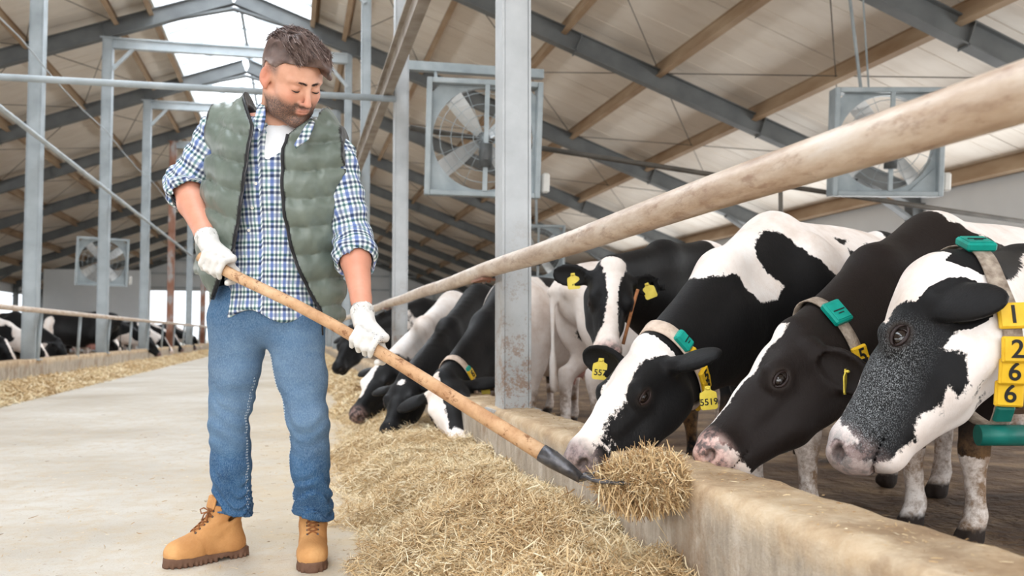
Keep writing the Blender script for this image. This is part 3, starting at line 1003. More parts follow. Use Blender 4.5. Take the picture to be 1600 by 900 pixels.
    if udder:
        g.ell(B(-.47, 0, .60), (.23 * s, .17 * s, .14 * hz), k=.04)
        for ux in (-.56, -.40):
            for uy in (-.07, .07): g.cone(B(ux, uy, .50), B(ux, uy, .41), .022, .014, .015)
    # tail
    g.cone(B(-.96, 0, 1.24), B(-1.06, 0, 1.12), .035, .028, .04)
    g.cone(B(-1.06, 0, 1.12), B(-1.05, 0, .62), .026, .018, .02)
    g.cone(B(-1.05, 0, .64), B(-1.04, 0, .40), .03, .035, .02)
    # ---- neck
    hb = H(.03, 0, -.13)
    lat = (HF.col[1] + Vector((0, 1, 0))).normalized()
    sh = B(.52, 0, 1.02)
    mid = hb.lerp(sh, .5) + Vector((0, 0, mid_lift))
    nt = neck_thick
    g.cone(hb, mid, .115 * nt * hs, .165 * nt, .05, squash=(lat, .72))
    g.cone(mid, sh, .165 * nt, .26, .09, squash=(lat, .72))
    topm = H(-.02, 0, -.06).lerp(w, .5) + Vector((0, 0, mid_lift + .0))
    g.cone(H(-.015, 0, -.05), topm, .052 * hs, .065, .07)
    g.cone(topm, w - Vector((0, 0, .07)), .065, .085, .10)
    thr = H(.06, 0, -.22); bri = B(.72, 0, .74)
    tm = thr.lerp(bri, .5) + Vector((0, 0, .05))
    g.cone(thr, tm, .055 * hs, .07, .07); g.cone(tm, bri, .07, .13, .10)
    # ---- head
    hk = .03 * hs
    def E(c, r, k=hk, mode='add', M2=None):
        g.ell(H(*c), [a * hs for a in r], Hn if M2 is None else M2, k, mode)
    def Cn(a, b, ra, rb, k=hk, mode='add', sq=None):
        g.cone(H(*a), H(*b), ra * hs, rb * hs, k, mode, (HF.col[1], sq) if sq else None)
    E((.09, 0, -.085), (.125, .092, .092))
    E((-.005, 0, -.022), (.05, .05, .04), .03 * hs)          # poll
    Cn((.10, 0, -.075), (.26, 0, -.072), .078, .062)
    Cn((.24, 0, -.068), (.44, 0, -.062), .058, .047)
    E((.452, 0, -.085), (.062, .072, .070), .025 * hs)         # muzzle
    E((.492, 0, -.066), (.03, .058, .044), .015 * hs)
    Cn((.14, 0, -.15), (.39, 0, -.122), .082, .052)
    for sy in (-1, 1):
        Cn((.06, sy * .055, -.085), (.19, sy * .083, -.040), .05, .030, .03 * hs)     # brow ridge
        E((.196, sy * .080, -.066), (.047, .030, .040), .022 * hs)
        Cn((.07, sy * .045, -.205), (.25, sy * .036, -.19), .066, .052, .04 * hs)
        Cn((.25, sy * .036, -.19), (.415, sy * .015, -.145), .052, .034, .03 * hs)
        E((.125, sy * .058, -.165), (.11, .038, .10), .04 * hs)                       # masseter
        Cn((.20, sy * .062, -.105), (.33, sy * .042, -.09), .022, .016, .03 * hs)     # cheek line
    E((.44, 0, -.155), (.042, .036, .030), .02 * hs)          # chin
    for sy in (-1, 1):
        g.ell(H(.508, sy * .045, -.060), [a * hs for a in (.026, .019, .014)], np.array(HF @ Matrix.Rotation(sy * .5, 3, 'X')), .008, 'sub')
        E((.513, sy * .060, -.070), (.016, .007, .010), .006, 'sub')
        if eyes: E((.200, sy * .108, -.066), (.029, .026, .018), .006, 'sub')
    # mouth line
    g.ell(H(.47, 0, -.132), [a * hs for a in (.075, .085, .004)], Hn, .006, 'sub')
    # ---- ears
    ears = ears or {}
    earinfo = {}
    for key, sy in (('l', 1), ('r', -1)):
        d = Vector(ears.get(key, (-.12, sy * 1.0, -.12)))
        nrm = Vector(ears.get(key + 'n', (.75, sy * .1, -.55)))
        d = (HF @ d).normalized(); nrm = HF @ nrm
        EF = frame(d, nrm)
        eb = H(*ears['base']) if key == 'l' and 'base' in ears else H(.045, sy * .085, -.08)
        c = eb + d * .115 * hs
        g.cone(eb, eb + d * .05 * hs, .034 * hs, .030 * hs, .02)
        g.ell(c, [.100 * hs, .060 * hs, .022 * hs], np.array(EF), .014)
        g.ell(c + EF.col[2] * .017 * hs + d * .008, [.084 * hs, .046 * hs, .021 * hs], np.array(EF), .004, 'sub')
        earinfo[key] = (c, EF, eb)
    P, F = g.mesh('cow')
    P = relax(P, F, 1, .5)
    # ---- attributes
    bx, by, bz = P[:, 0] / s, P[:, 1] / s, P[:, 2] / hz
    hp = (P - np.array(p0)) @ Hn / hs
    hx, hy, hzz = hp.T
    V = Cow(); V.bx, V.by, V.bz, V.hx, V.hy, V.hz, V.P = bx, by, bz, hx, hy, hzz, P
    V.ishead = (hx > -.06) & (np.abs(hy) < .34) & (hzz > -.36) & (hzz < .12) & (hx < .6)
    V.g = g; V.root_inv = Rinv; V.O = O; V.Rm = Matrix.Rotation(heading, 4, 'Z'); V.p0 = p0; V.HF = HF; V.hs = hs; V.s = s; V.hzs = hz
    V.ear = {}
    for key in ('l', 'r'):
        c, EF, eb = earinfo[key]
        q = (P - np.array(c)) @ np.array(EF) / hs
        V.ear[key] = np.clip(1 - np.sqrt((q[:, 0] / .125) ** 2 + (q[:, 1] / .075) ** 2 + (q[:, 2] / .045) ** 2), -1, 1)
    white = pattern(V)
    def ss(a, b, x): t_ = np.clip((x - a) / (b - a), 0, 1); return t_ * t_ * (3 - 2 * t_)
    mt = ss(.425, .50, hx + .25 * (hzz + .08)) * V.ishead
    at_ = {'white': white, 'pink': mt * muz[0], 'grey': np.full(len(P), muz[1]) * 1.0}
    nost = np.zeros(len(P))
    for sy in (-1, 1):
        nost = np.maximum(nost, 1 - ss(.013, .026, np.sqrt(((hx - .505) * .8) ** 2 + ((hy - sy * .046)) ** 2 + ((hzz + .06) * 1.3) ** 2)))
    hoof = 1 - ss(.065, .085, bz)
    eyer = np.zeros(len(P))
    if eyes:
        for sy in (-1, 1):
            eyer = np.maximum(eyer, 1 - ss(.020, .036, np.sqrt((hx - .200) ** 2 * .7 + (hy - sy * .1) ** 2 * .3 + (hzz + .066) ** 2)))
    at_['dark'] = np.clip(np.maximum.reduce([nost * V.ishead * .9, hoof, eyer * V.ishead * .85]), 0, 1)
    ud = 1 - ss(.9, 1.15, np.sqrt(((bx + .47) / .24) ** 2 + (by / .18) ** 2 + ((bz - .56) / .17) ** 2))
    at_['udder'] = ud * (0 if not udder else 1)
    at_['dirt'] = np.clip((1 - ss(.30, .52, bz)) * .9 * (np.abs(bx) < 1.2), 0, 1) * (~V.ishead)
    at_['roan'] = getattr(V, 'roan', np.zeros(len(P)))
    at_['brown'] = np.full(len(P), brown)
    root = empty(name, O, heading)
    tag(root, label, 'cow', grp)
    me = np_mesh('cow_body', P, F, at_)
    body = mesh_obj('body', me, COAT, root)
    R = Cow(); R.root = root; R.H = H; R.HF = HF; R.B = B; R.g = g; R.hs = hs; R.hb = hb; R.sh = sh; R.mid = mid; R.ear = earinfo; R.loc = loc; R.locv = locv
    R.lat = lat; R.w = w; R.V = V; R.topm = topm
    if eyes:
        for sy in (-1, 1):
            b = MB().ball(H(.200, sy * .0835, -.0665), .0250 * hs, 20, 14, 0)
            # cornea turned slightly forward
            b.ball(H(.2010, sy * .0858, -.0665), .0244 * hs, 20, 14, 1)
            e = b.build('eye', [M['sclera'], M['eye']], root)
            # upper and lower lid rims
            for (zo, nm) in ((.0135, 'eyelid'), (-.0145, 'eyelid')):
                pts = []
                for q in range(9):
                    a = math.pi * (q / 8)
                    pts.append(H(.200 + .029 * -math.cos(a), sy * (.1020 + .005 * math.sin(a)), -.0665 + zo * math.sin(a) * 1.15))
                MB().tube(pts, [r * hs for r in (.002, .003, .0038, .0042, .0042, .0042, .0038, .003, .002)], 8).build(nm, M['lid'], root)
    return R

def neck_axis(R, t):
    """centre and direction of the neck at fraction t from the head base"""
    a, b, c = R.hb, R.mid, R.sh
    if t < .5: p = a.lerp(b, t * 2); d = (b - a)
    else: p = b.lerp(c, t * 2 - 1); d = (c - b)
    d2 = ((b - a).normalized() * (1 - t) + (c - b).normalized() * t).normalized()
    return p, d2

def collar(R, t, tilt=(0, 0, 0), mat='strap', width=.045, off=.008, drop=0.0, square=0.0):
    """strap that follows the skin round the neck; returns function angle -> (point, outward, tangent)"""
    c, d = neck_axis(R, t)
    d = (d + Vector(tilt)).normalized()
    vw = (c - R.loc(CAMP)).normalized(); d = (d - vw * d.dot(vw) * square).normalized()
    up = Vector((0, 0, 1)); up = (up - d * up.dot(d)).normalized()
    sd = d.cross(up)            # along +y local or so
    N = 64
    base = R.root['_loc'] if '_loc' in R.root else None
    rad = []
    for i in range(N):
        a = 2 * math.pi * i / N
        o = up * math.cos(a) + sd * math.sin(a)
        rs = np.linspace(.04, .42, 153)
        pts = np.array([list(c + o * r) for r in rs])
        v = tri_sample(R.g, pts)
        out = np.nonzero(v > 0)[0]
        r = rs[out[0]] if len(out) else .3
        rad.append(r)
    rad = np.array(rad)
    for _ in range(3): rad = np.maximum(rad, (np.roll(rad, 1) + np.roll(rad, -1)) / 2)
    if drop: # strap hangs loose below
        for i in range(N):
            a = 2 * math.pi * i / N
            rad[i] += drop * max(0, -math.cos(a)) ** 2
    def pt(a, extra=0.0):
        f = (a / (2 * math.pi) * N) % N; i = int(f); q = f - i
        r = rad[i] * (1 - q) + rad[(i + 1) % N] * q + off + extra
        o = up * math.cos(a) + sd * math.sin(a)
        return c + o * r, o
    vs = []; fs = []
    for i in range(N):
        a = 2 * math.pi * i / N
        p, o = pt(a)
        for (q, e) in ((-.5, 0), (.5, 0), (.5, .005), (-.5, .005)):
            vs.append(p + d * q * width + o * e)
    for i in range(N):
        j = (i + 1) % N
        for k in range(4):
            k2 = (k + 1) % 4
            fs.append((4 * i + k, 4 * j + k, 4 * j + k2, 4 * i + k2))
    st = MB().add(vs, fs, 0, True).build('collar', M[mat], R.root)
    R.col = (pt, d, st)
    return pt, d, st

def on_collar(R, a, extra=.0):
    pt, d, st = R.col
    p, o = pt(a, extra); p2, _ = pt(a + .06, extra)
    tng = (p2 - p).normalized()
    n = d.cross(tng); n = n if n.dot(o) > 0 else -n
    return p, n, tng, d

def number_tag(R, a, txt, h=.062, w=.066, flip=1, mat='yellow', face=None):
    p, n, tng, d = on_collar(R, a, .010)
    if face is not None:
        n = (n * .4 + R.locv(face).normalized() * .6).normalized(); tng = (tng - n * tng.dot(n)).normalized(); p = p + n * .006
    up = -tng * flip; x = up.cross(n).normalized()
    Mx = Matrix((x, up, n)).transposed()
    b = MB().box(p, (w, h, .014), Mx, 0, .004)
    b.box(p + n * .008, (w * .86, h * .86, .003), Mx, 0, .001)
    me = b.mesh('number_tag'); me.materials.append(M[mat]); me.materials.append(M['ink'])
    o = bpy.data.objects.new('number_tag', me); link(o, R.col[2])
    if txt:
        tm = text_mesh(txt, h * .98)
        tm.transform(Matrix.Translation(p + n * .0105) @ Mx.to_4x4())
        tm.materials.clear(); tm.materials.append(M['ink'])
        tm2 = bpy.data.objects.new('digit', tm); link(tm2, R.root)
    return o

def transponder(R, a, mat='green', L=.075, w=.062, th=.026):
    p, n, tng, d = on_collar(R, a, .014)
    Mx = Matrix((d, tng, n)).transposed()
    b = MB().box(p, (w, L, th), Mx, 0, .006)
    b.box(p + n * (th / 2 + .001), (w * .8, L * .8, .004), Mx, 0, .002)
    b.box(p + n * (th / 2 + .004), (w * .62, .004, .002), Mx, 1)
    b.box(p + n * (th / 2 + .004) + tng * .012, (w * .3, .003, .002), Mx, 1)
    return b.build('transponder', [M[mat], M['ink']], R.col[2])

def ear_tag(R, key, along, down, face, txt='', w=.058, h=.062, up=(0, 0, 1), matn='yellow_ear', side=0.0):
    """flap tag pinned through the ear; along = place along the ear, face = world facing"""
    c, EF, eb = R.ear[key]
    hs = R.hs
    base = c + EF.col[0] * along * hs + EF.col[1] * side * hs
    n = R.locv(face).normalized(); u = R.locv(up); u = (u - n * u.dot(n)).normalized(); x = u.cross(n)
    p = base + EF.col[2] * .008 - u * down
    Mx = Matrix((x, u, n)).transposed()
    b = MB()
    # flap: neck widening to a rounded square
    prof = [(-.009, .042), (.009, .042), (.011, .028), (.027, .020), (w / 2, .010), (w / 2, -h * .5), (w / 2 - .006, -h * .6), (-w / 2 + .006, -h * .6), (-w / 2, -h * .5), (-w / 2, .010), (-.027, .020), (-.011, .028)]
    k = len(prof)
    vs = [p + Mx @ Vector((q[0], q[1], z)) for z in (-.0018, .0018) for q in prof]
    fs = [tuple(range(k - 1, -1, -1)), tuple(range(k, 2 * k))] + [(i, (i + 1) % k, k + (i + 1) % k, k + i) for i in range(k)]
    b.add(vs, fs)
    b.ball(p + u * .034 + n * .004, (.009, .009, .005), 12, 6, 0)
    o = b.build('ear_tag', [M[matn]], R.root)
    if txt:
        tm = text_mesh(txt, h * .50 if len(txt) > 1 else h * .8, .0006)
        tm.transform(Matrix.Translation(p + n * .0026 - u * .012) @ Mx.to_4x4())
        tm.materials.clear(); tm.materials.append(M['ink'])
        link(bpy.data.objects.new('printed_number', tm), o)
    return o

def hit_pts(V, heading, pxs, head=False):
    """photo points carried onto the cow's skin, in its own lengthwise/height measure"""
    out = []
    Rinv = Matrix.Rotation(-heading, 4, 'Z')
    c = Rinv @ (CAMP - V.O); R3 = Rinv.to_3x3()
    ts = np.arange(1.8, 7.5, .012)
    for (px, py) in pxs:
        d = R3 @ (at(px, py, 1) - CAMP)
        Q = np.array(c)[None] + ts[:, None] * np.array(d)[None]
        v = tri_sample(V.g, Q)
        ins = ((Q > [V.g.xs[0], V.g.ys[0], V.g.zs[0]]) & (Q < [V.g.xs[-1], V.g.ys[-1], V.g.zs[-1]])).all(1)
        h_ = np.nonzero((v < 0) & ins)[0]
        if len(h_): q = Vector(Q[h_[0]])
        else:
            t_ = -c.y / d.y; q = c + d * t_
        if head:
            q2 = V.HF.transposed() @ (q - V.p0) / V.hs; out.append((q2.x, q2.z))
        else: out.append((q.x / V.s, q.z / V.hzs))
    return out

def side_pts(V_or, pxs, yplane, head=False):
    """photo points carried onto the side plane of a cow (or of its head), in its own lengthwise/height measure"""
    out = []
    O, heading, p0, HF, hs, s, hz = V_or
    Rinv = Matrix.Rotation(-heading, 4, 'Z')
    c = Rinv @ (CAMP - O)
    for (px, py) in pxs:
        d = Rinv.to_3x3() @ (at(px, py, 1) - CAMP)
        if head:
            c2 = HF.transposed() @ (c - p0) / hs; d2 = HF.transposed() @ d / hs
            t_ = (yplane - c2.y) / d2.y; q = c2 + d2 * t_
            out.append((q.x, q.z))
        else:
            t_ = (yplane * s - c.y) / d.y; q = c + d * t_
            out.append((q.x / s, q.z / hz))
    return out
def VO(V, heading): return (V.O, heading, V.p0, V.HF, V.hs, V.s, V.hzs)
mx = np.maximum; mn = np.minimum
def ellf(x, y, cx, cy, rx, ry): return (1 - np.sqrt(((x - cx) / rx) ** 2 + ((y - cy) / ry) ** 2)) * min(rx, ry)

HERD = 'cows feeding at the right kerb'
def hd(dx, dy): return math.atan2(dy, dx)

# ---- cow 1: centre, black and white face over the fork
def no_ears(V, w, skip=()):
    for k in ('l', 'r'):
        if k not in skip: w = np.where(V.ear[k] > 0, -.05, w)
    return w
h1 = hd(-1.62, -.85)
def pat1(V):
    hp_ = lambda l: hit_pts(V, h1, l)
    A = poly_sd(V.bx, V.bz, [(1.27, 1.0), (1.20, 1.05), (1.13, 1.06), (1.0, 1.08), (.96, 1.01), (.93, 1.0), (.88, .96), (.77, .98), (.72, 1.04), (.79, 1.09), (.83, 1.17), (.78, 1.24), (.69, 1.28), (.61, 1.27), (.57, 1.18), (.51, 1.13), (.44, 1.06), (.44, .97), (.33, .98), (.28, 1.04), (.27, 1.16), (.23, 1.23), (.23, 1.28), (.12, 1.27), (-.3, 1.22), (-.5, 1.5), (1.0, 1.6), (1.36, 1.15)])
    Bs = poly_sd(V.bx, V.bz, hp_([(1318, 385), (1345, 400), (1370, 440), (1385, 438), (1378, 420), (1340, 375), (1310, 352)]))
    body = mx(mx(A, Bs), .42 - V.bz)
    body = mx(body, ellf(V.bx, V.bz, -.85, 1.0, .15, .3))
    head = mn(.054 + .034 * np.clip((.14 - V.hx) / .12, 0, 1) - np.abs(V.hy - .002) - .010 * np.sin(V.hx * 22), V.hz + .13)
    head = mx(head, mn(V.hx - .40, .060 - np.abs(V.hy)))
    return no_ears(V, np.where(V.ishead & (V.hx > -.03), head, body))
C1 = build_cow((2.02, 3.66, 1.31), h1, at(1004, 536, 3.26), at(880, 704, 3.0), 34.0, pat1, s=.98,
               ears={'l': (-.30, .95, -.05), 'r': (.0, -.85, .40), 'ln': (.1, .1, -1), 'rn': (.9, .3, .5)}, muz=(1, .85), mid_lift=.03,
               label='black and white cow with a broad white blaze nosing the forkful of hay', grp=HERD)
collar(R=C1, t=.10, tilt=(.1, 0, .25), mat='strap_pale', width=.06)
transponder(C1, math.radians(38), 'green', .072, .05)
number_tag(C1, math.radians(66), '', .045, .045)
number_tag(C1, math.radians(112), '5', .06, .06)
number_tag(C1, math.radians(128), '3', .06, .06)
number_tag(C1, math.radians(158), '1', .06, .06)
ear_tag(C1, 'r', .01, .03, (-.25, -1, -.05), '557', up=(.1, 0, 1))
ear_tag(C1, 'l', .03, .13, (-.2, -1, -.05), '5519', up=(-.1, 0, 1))
# ---- cow 2: middle, thin white blaze
h2 = hd(-1.5, -.55)
def pat2(V):
    hp_ = lambda l: hit_pts(V, h2, l)
    body = mx(poly_sd(V.bx, V.bz, hp_([(1480, 344), (1500, 350), (1530, 368), (1560, 380), (1598, 400)]) + [(-.1, 1.0), (-.5, .95), (-.9, 1.6), (.45, 1.6)]), .36 - V.bz)
    body = mx(body, ellf(V.bx, V.bz, -.2, .55, .3, .25))
    body = mx(body, ellf(V.bx, V.bz, .62, .72, .07, .12))
    head = .026 + .020 * np.clip((.22 - V.hx) / .2, -1, 1) - np.abs(V.hy + .004)
    head = mn(head, V.hx + .0)
    head = mx(head, mn(V.hx - .452 - .12 * (V.hz + .1), .02 + V.hz * 0))
    return no_ears(V, np.where(V.ishead, head, body))
C2 = build_cow((2.50, 3.24, 1.27), h2, at(1226, 516, 3.06), at(1074, 694, 2.84), 9.0, pat2, s=.96,
               ears={'l': (.10, .42, -.85), 'r': (-.15, -1, -.1), 'ln': (.6, .8, .3), 'rn': (.7, -.2, -.4)}, muz=(1, .1), brown=.8, mid_lift=.02, neck_thick=1.1,
               label='dark cow with a narrow white blaze and pink nose, between the two other front cows', grp=HERD)
collar(R=C2, t=.13, tilt=(.0, 0, -.1), mat='strap', width=.045, square=.5)
transponder(C2, math.radians(28), 'green', .085, .075)
number_tag(C2, math.radians(92), '5', .068, .062)
number_tag(C2, math.radians(106), '7', .068, .062)
ear_tag(C2, 'l', .01, .03, (.75, -.75, 0), '', h=.06)
# ---- cow 3: right, large white cheek
h3 = hd(-1.5, -.22)
def pat3(V):
    blk = poly_sd(V.hx, V.hz, hit_pts(V, h3, [(1385, 505), (1400, 480), (1440, 470), (1500, 500), (1488, 530), (1470, 545), (1505, 555), (1515, 605), (1495, 622), (1480, 605), (1470, 640), (1435, 655), (1430, 690), (1412, 702), (1396, 722), (1350, 729), (1310, 722), (1300, 705), (1300, 690), (1326, 697), (1340, 692), (1330, 672), (1312, 664), (1326, 620), (1345, 580), (1362, 550)], True))
    blk = mx(blk, ellf(V.hx, V.hz, .235, -.285, .055, .03))
    head = -blk
    head = mx(head, mn(.016 - np.abs(V.hy), .47 - V.hx))
    body = poly_sd(V.bx, V.bz, hit_pts(V, h3, [(1470, 470), (1500, 474), (1530, 478), (1545, 500), (1580, 505), (1586, 520), (1556, 530), (1570, 600), (1585, 640)]) + [(.55, .80), (.3, .62), (.3, .1), (.9, .1), (1.3, .6), (1.35, 1.0), (1.2, 1.3)])
    body = mx(body, .80 - V.bz)
    body = mx(body, ellf(V.bx, V.bz, -.35, 1.0, .3, .4))
    V.roan = np.clip((V.hx - .13) / .14, 0, 1) * V.ishead * np.clip((V.hz + .17) / .08, 0, 1) * .6
    w = np.where(V.ishead & (V.hx > -.02), head, body)
    w = np.where((V.hx < .07) & (V.hz > -.075) & V.ishead, .05, w)
    return no_ears(V, w)
C3 = build_cow((3.0, 3.02, 1.13), h3, at(1426, 446, 2.80), at(1274, 704, 2.62), -20.0, pat3, s=.96,
               ears={'base': (.095, .08, -.055), 'l': (-.15, .42, -.95), 'r': (-.2, -.95, .1), 'ln': (.1, -.9, -.2), 'rn': (.7, -.2, -.4)}, muz=(.75, .7), neck_thick=1.36, mid_lift=-.02,
               label='front right cow with white cheek, wearing a collar of yellow number tags', grp=HERD)
collar(R=C3, t=.05, tilt=(0.0, 0, .06), mat='strap', width=.05, square=.85, drop=.09)
transponder(C3, math.radians(16), 'green', .09, .085)
for a_, tx in ((93, '1'), (111, '2'), (123, '6'), (135, '6')): number_tag(C3, math.radians(a_), tx, .07, .074, face=(-.45, -1, .05))
number_tag(C3, math.radians(145), '', .05, .05, mat='dark_green')
p_, n_, t_, d_ = on_collar(C3, math.radians(155), .032)
MB().tube([p_ - d_ * .055, p_ + d_ * .07], .029, 20).build('weight', M['dark_green'], C3.root)
ear_tag(C3, 'l', -.02, .02, (-.1, -1, .0), '', h=.05, w=.05)
# ---- cow 4: facing the camera behind
h4 = hd(-.89, -.50)
def pat4(V):
    body = mn(V.bz - 1.14 - .10 * np.sin(V.bx * 9), .55 - V.bx)
    body = mx(body, ellf(V.bx, V.bz, -.6, .8, .3, .4))
    head = .036 + .010 * np.cos(V.hx * 14) - np.abs(V.hy) + .06 * np.clip((V.hx - .36) / .1, 0, 1) + .02 * np.clip((.08 - V.hx) / .08, 0, 1)
    head = mn(head, V.hx + .03)
    return no_ears(V, np.where(V.ishead, head, body))
C4 = build_cow((2.27, 4.88, 1.31), h4, at(960, 412, 4.42), at(954, 548, 4.14), (-.12, -.92, .33), pat4, s=.98, fine=.011, coarse=.035,
               ears={'l': (-.18, 1.0, -.22), 'r': (-.10, -1.0, -.22), 'ln': (.5, .1, .75), 'rn': (.5, -.1, .75)}, muz=(1, .35),
               label='cow with a white blaze facing out behind the front cows', grp=HERD)
ear_tag(C4, 'r', -.01, .03, (-.2, -1, 0), '', h=.06, w=.06, up=(-.1, 0, 1))
ear_tag(C4, 'l', -.01, .03, (-.3, -1, 0), '', h=.06, w=.06, up=(-.4, 0, 1))
p_ = C4.H(.16, .10, -.08)
MB().tube([C4.H(.12, .125, -.02), C4.H(.2, .11, -.06), C4.H(.30, .095, -.10), C4.H(.37, .085, -.14)], .008, 8).build('halter_twine', M['rope'], C4.root)

# ---- generic patches for the cows further off
def patgen(seed, face='blaze', base=.0, legs=.34, sc=2.2):
    def f(V):
        o = seed * 3.7
        n = vnoise(V.bx * sc + o, np.abs(V.by) * 1.2 + o * .3 + (V.by > 0) * .7, V.bz * sc * .9 + o * .7) + .35 * vnoise(V.bx * 5 + o, V.by * 3, V.bz * 5)
        body = mx((n + base) * .16, legs - V.bz)
        if face == 'blaze': head = .034 - np.abs(V.hy) + .05 * np.clip((V.hx - .38) / .1, 0, 1)
        elif face == 'spot': head = .028 - np.sqrt((V.hx - .085) ** 2 + V.hy ** 2)
        elif face == 'white': head = .055 - np.abs(V.hy) + .02 * np.sin(V.hx * 20)
        elif face == 'muzzle': head = V.hx - .40 + .1 * np.abs(V.hy)
        elif face == 'half': head = mx(mn(-.020 - V.hy, V.hz + .13), V.hx - .37 - .3 * np.abs(V.hy))
        elif face == 'side': head = mn(mn(-.004 - V.hy, V.hz + .14), .36 - V.hx)
        else: head = V.hx * 0 - .05
        return no_ears(V, np.where(V.ishead & (V.hx > -.02), head, body))
    return f
EARS = {'l': (-.2, .95, -.3), 'r': (-.2, -.95, -.3), 'ln': (.2, -.1, -1), 'rn': (.2, .1, -1)}
MID = dict(fine=.012, coarse=.04)
# row beyond the near column, heads down in the feed
def pat5(V):
    w = patgen(3, 'half', -.9)(V)
    b_ = mx(.66 - V.bx, .34 - V.bz); b_ = mn(b_, -ellf(V.bx, V.bz, -.05, .82, .16, .14))
    b_ = mn(b_, -ellf(V.bx, V.bz, .0, 1.28, .22, .12))
    return no_ears(V, np.where(V.ishead & (V.hx > -.02), w, b_))
C5 = build_cow((1.66, 7.02, 1.27), hd(-.75, -.75), at(692, 586, 5.95), at(714, 696, 5.45), (-.30, -.82, .45), pat5, s=.95, ears=EARS, muz=(.6, 0), **MID,
               label='black cow with pale collar and white muzzle feeding just beyond the near column', grp=HERD)
collar(C5, .12, mat='strap_pale', width=.06)
number_tag(C5, math.radians(52), '6', .07, .07); number_tag(C5, math.radians(40), '', .05, .05, mat='green')
ear_tag(C5, 'l', .0, .03, (-.1, -1, 0), '', up=(-.2, 0, 1))
C6 = build_cow((1.62, 8.25, 1.24), hd(-.80, -.62), at(632, 586, 6.35), at(600, 668, 5.95), (-.45, -.75, .5), patgen(5, 'spot', -1.0), s=.95, ears=EARS, muz=(0, 0), **MID,
               label='all-black cow with a small white forehead spot feeding, second beyond the near column', grp=HERD)
ear_tag(C6, 'l', .0, .03, (-.1, -1, 0), '')
C7 = build_cow((1.60, 9.6, 1.24), hd(-.80, -.60), at(600, 562, 7.65), at(548, 643, 7.25), (-.50, -.60, .60), patgen(9, 'side', .15), s=.95, ears=EARS, muz=(.3, 0), **MID,
               label='cow with white face stripe feeding, third beyond the near column', grp=HERD)
C8 = build_cow((1.60, 11.9, 1.26), hd(-.88, -.48), at(548, 512, 10.5), at(520, 572, 10.1), (-.55, -.55, .6), patgen(12, 'none', -.3), s=.95, ears=EARS, muz=(0, 0), **MID,
               label='black cow with a yellow tag behind the man, its head level with the rail', grp=HERD)
collar(C8, .10, mat='strap_pale', width=.06)
number_tag(C8, math.radians(60), '', .09, .08); number_tag(C8, math.radians(85), '', .09, .08)
C9 = build_cow((3.35, 6.75, 1.36), hd(1.0, .12), (4.2, 6.9, 1.42), (4.62, 6.95, 1.12), (.6, 0, .8), patgen(21, 'white', .75), s=.98, ears=EARS, **MID, legs={'hr': .02, 'hl': -.12},
               label='mostly white cow standing broadside behind the others, its udder showing', grp='cows standing in the right pen')
C10 = build_cow((4.3, 6.4, 1.52), hd(-.95, .12), (3.5, 6.75, 1.4), (3.1, 6.8, 1.1), (-.6, 0, .8), patgen(33, 'blaze', .5), s=1.02, ears=EARS, **MID,
               label='white-backed cow far right, only its back showing above the others', grp='cows standing in the right pen')
# ---- the herd across the aisle, behind the left kerb
LH = 'cows behind the left kerb'
LOW = dict(fine=.02, coarse=.05, eyes=False)
EB = {'l': (-.2, .95, -.2), 'r': (-.2, -.95, -.2), 'ln': (.5, .1, -.8), 'rn': (.5, -.1, -.8)}
def far_eater(label, seed, face, base, legs=.3, brown=0.0):
    return build_cow((-5.1, 14.6, 1.22), hd(.93, -.30), (-4.15, 14.1, .72), (-3.86, 13.95, .30), (.6, -.1, .8), patgen(seed, face, base, legs), s=.95, ears=EB, muz=(.5, 0), brown=brown, label=label, grp=LH, **LOW).root
fa = far_eater('cow with a mostly white head lowered over the left kerb near the first left column', 41, 'white', .25)
fb = far_eater('black-headed cow eating at the left edge of the photo', 47, 'none', -.35)
fc = far_eater('half white, half black cow eating over the left kerb', 53, 'blaze', .0)
fd = build_cow((-5.6, 24.4, 1.38), hd(-.95, .25), (-6.5, 24.9, 1.35), (-6.8, 25.0, 1.0), (-.6, 0, .8), patgen(61, 'none', -.5, .5), s=1.0, ears=EB, label='black cow standing with its pink udder towards the left kerb', grp=LH, **LOW).root
fe = build_cow((-6.3, 15.9, 1.34), hd(.96, .1), (-5.4, 16.0, 1.30), (-5.05, 16.1, 1.0), (.6, 0, .8), patgen(71, 'none', -3, -1), s=1.0, ears=EB, brown=6.0, label='brown cow standing at the far left edge of the photo', grp=LH, **LOW).root
def far_copy(src, x, y, rz, label, sc=1.0):
    c = copy_tree(src)
    base = src.location
    c.location = (x, y, 0); c.rotation_euler = (0, 0, src.rotation_euler.z + rz); c.scale = (sc, sc, sc)
    tag(c, label)
    return c
# (source, distance along the kerb from the source, turn, label)
bx, by = fa.location.x, fa.location.y
fb.location = (bx - .25, by - 1.35, 0)
fc.location = (bx - .1, by + 1.3, 0)
for src, dy, dx, rz, lab in (
        (fa, 3.0, -.2, .15, 'white-faced cow eating between the first and second left columns'),
        (fb, 4.6, .0, -.1, 'black cow eating just before the second left column'),
        (fb, 12.4, .25, .2, 'black cow with its head down, right of the second left column'),
        (fa, 10.4, .0, -.15, 'pale-faced cow eating beside the second left column'),
        (fb, 14.6, .1, -.1, 'black cow eating beside the third left column'),
        (fc, 16.8, .1, .1, 'patched cow eating beyond the third left column'),
        (fb, 19.0, .1, .2, 'black cow eating beyond the third left column, farther on'),
        (fa, 21.5, .05, -.1, 'pale-faced cow far down the left kerb'),
        (fb, 24.0, .1, .1, 'small black cow far down the left kerb beside the man'),
        (fc, 27.0, .1, .0, 'farthest visible cow of the left row')):
    far_copy(src, bx + dx, by + dy, rz, lab)
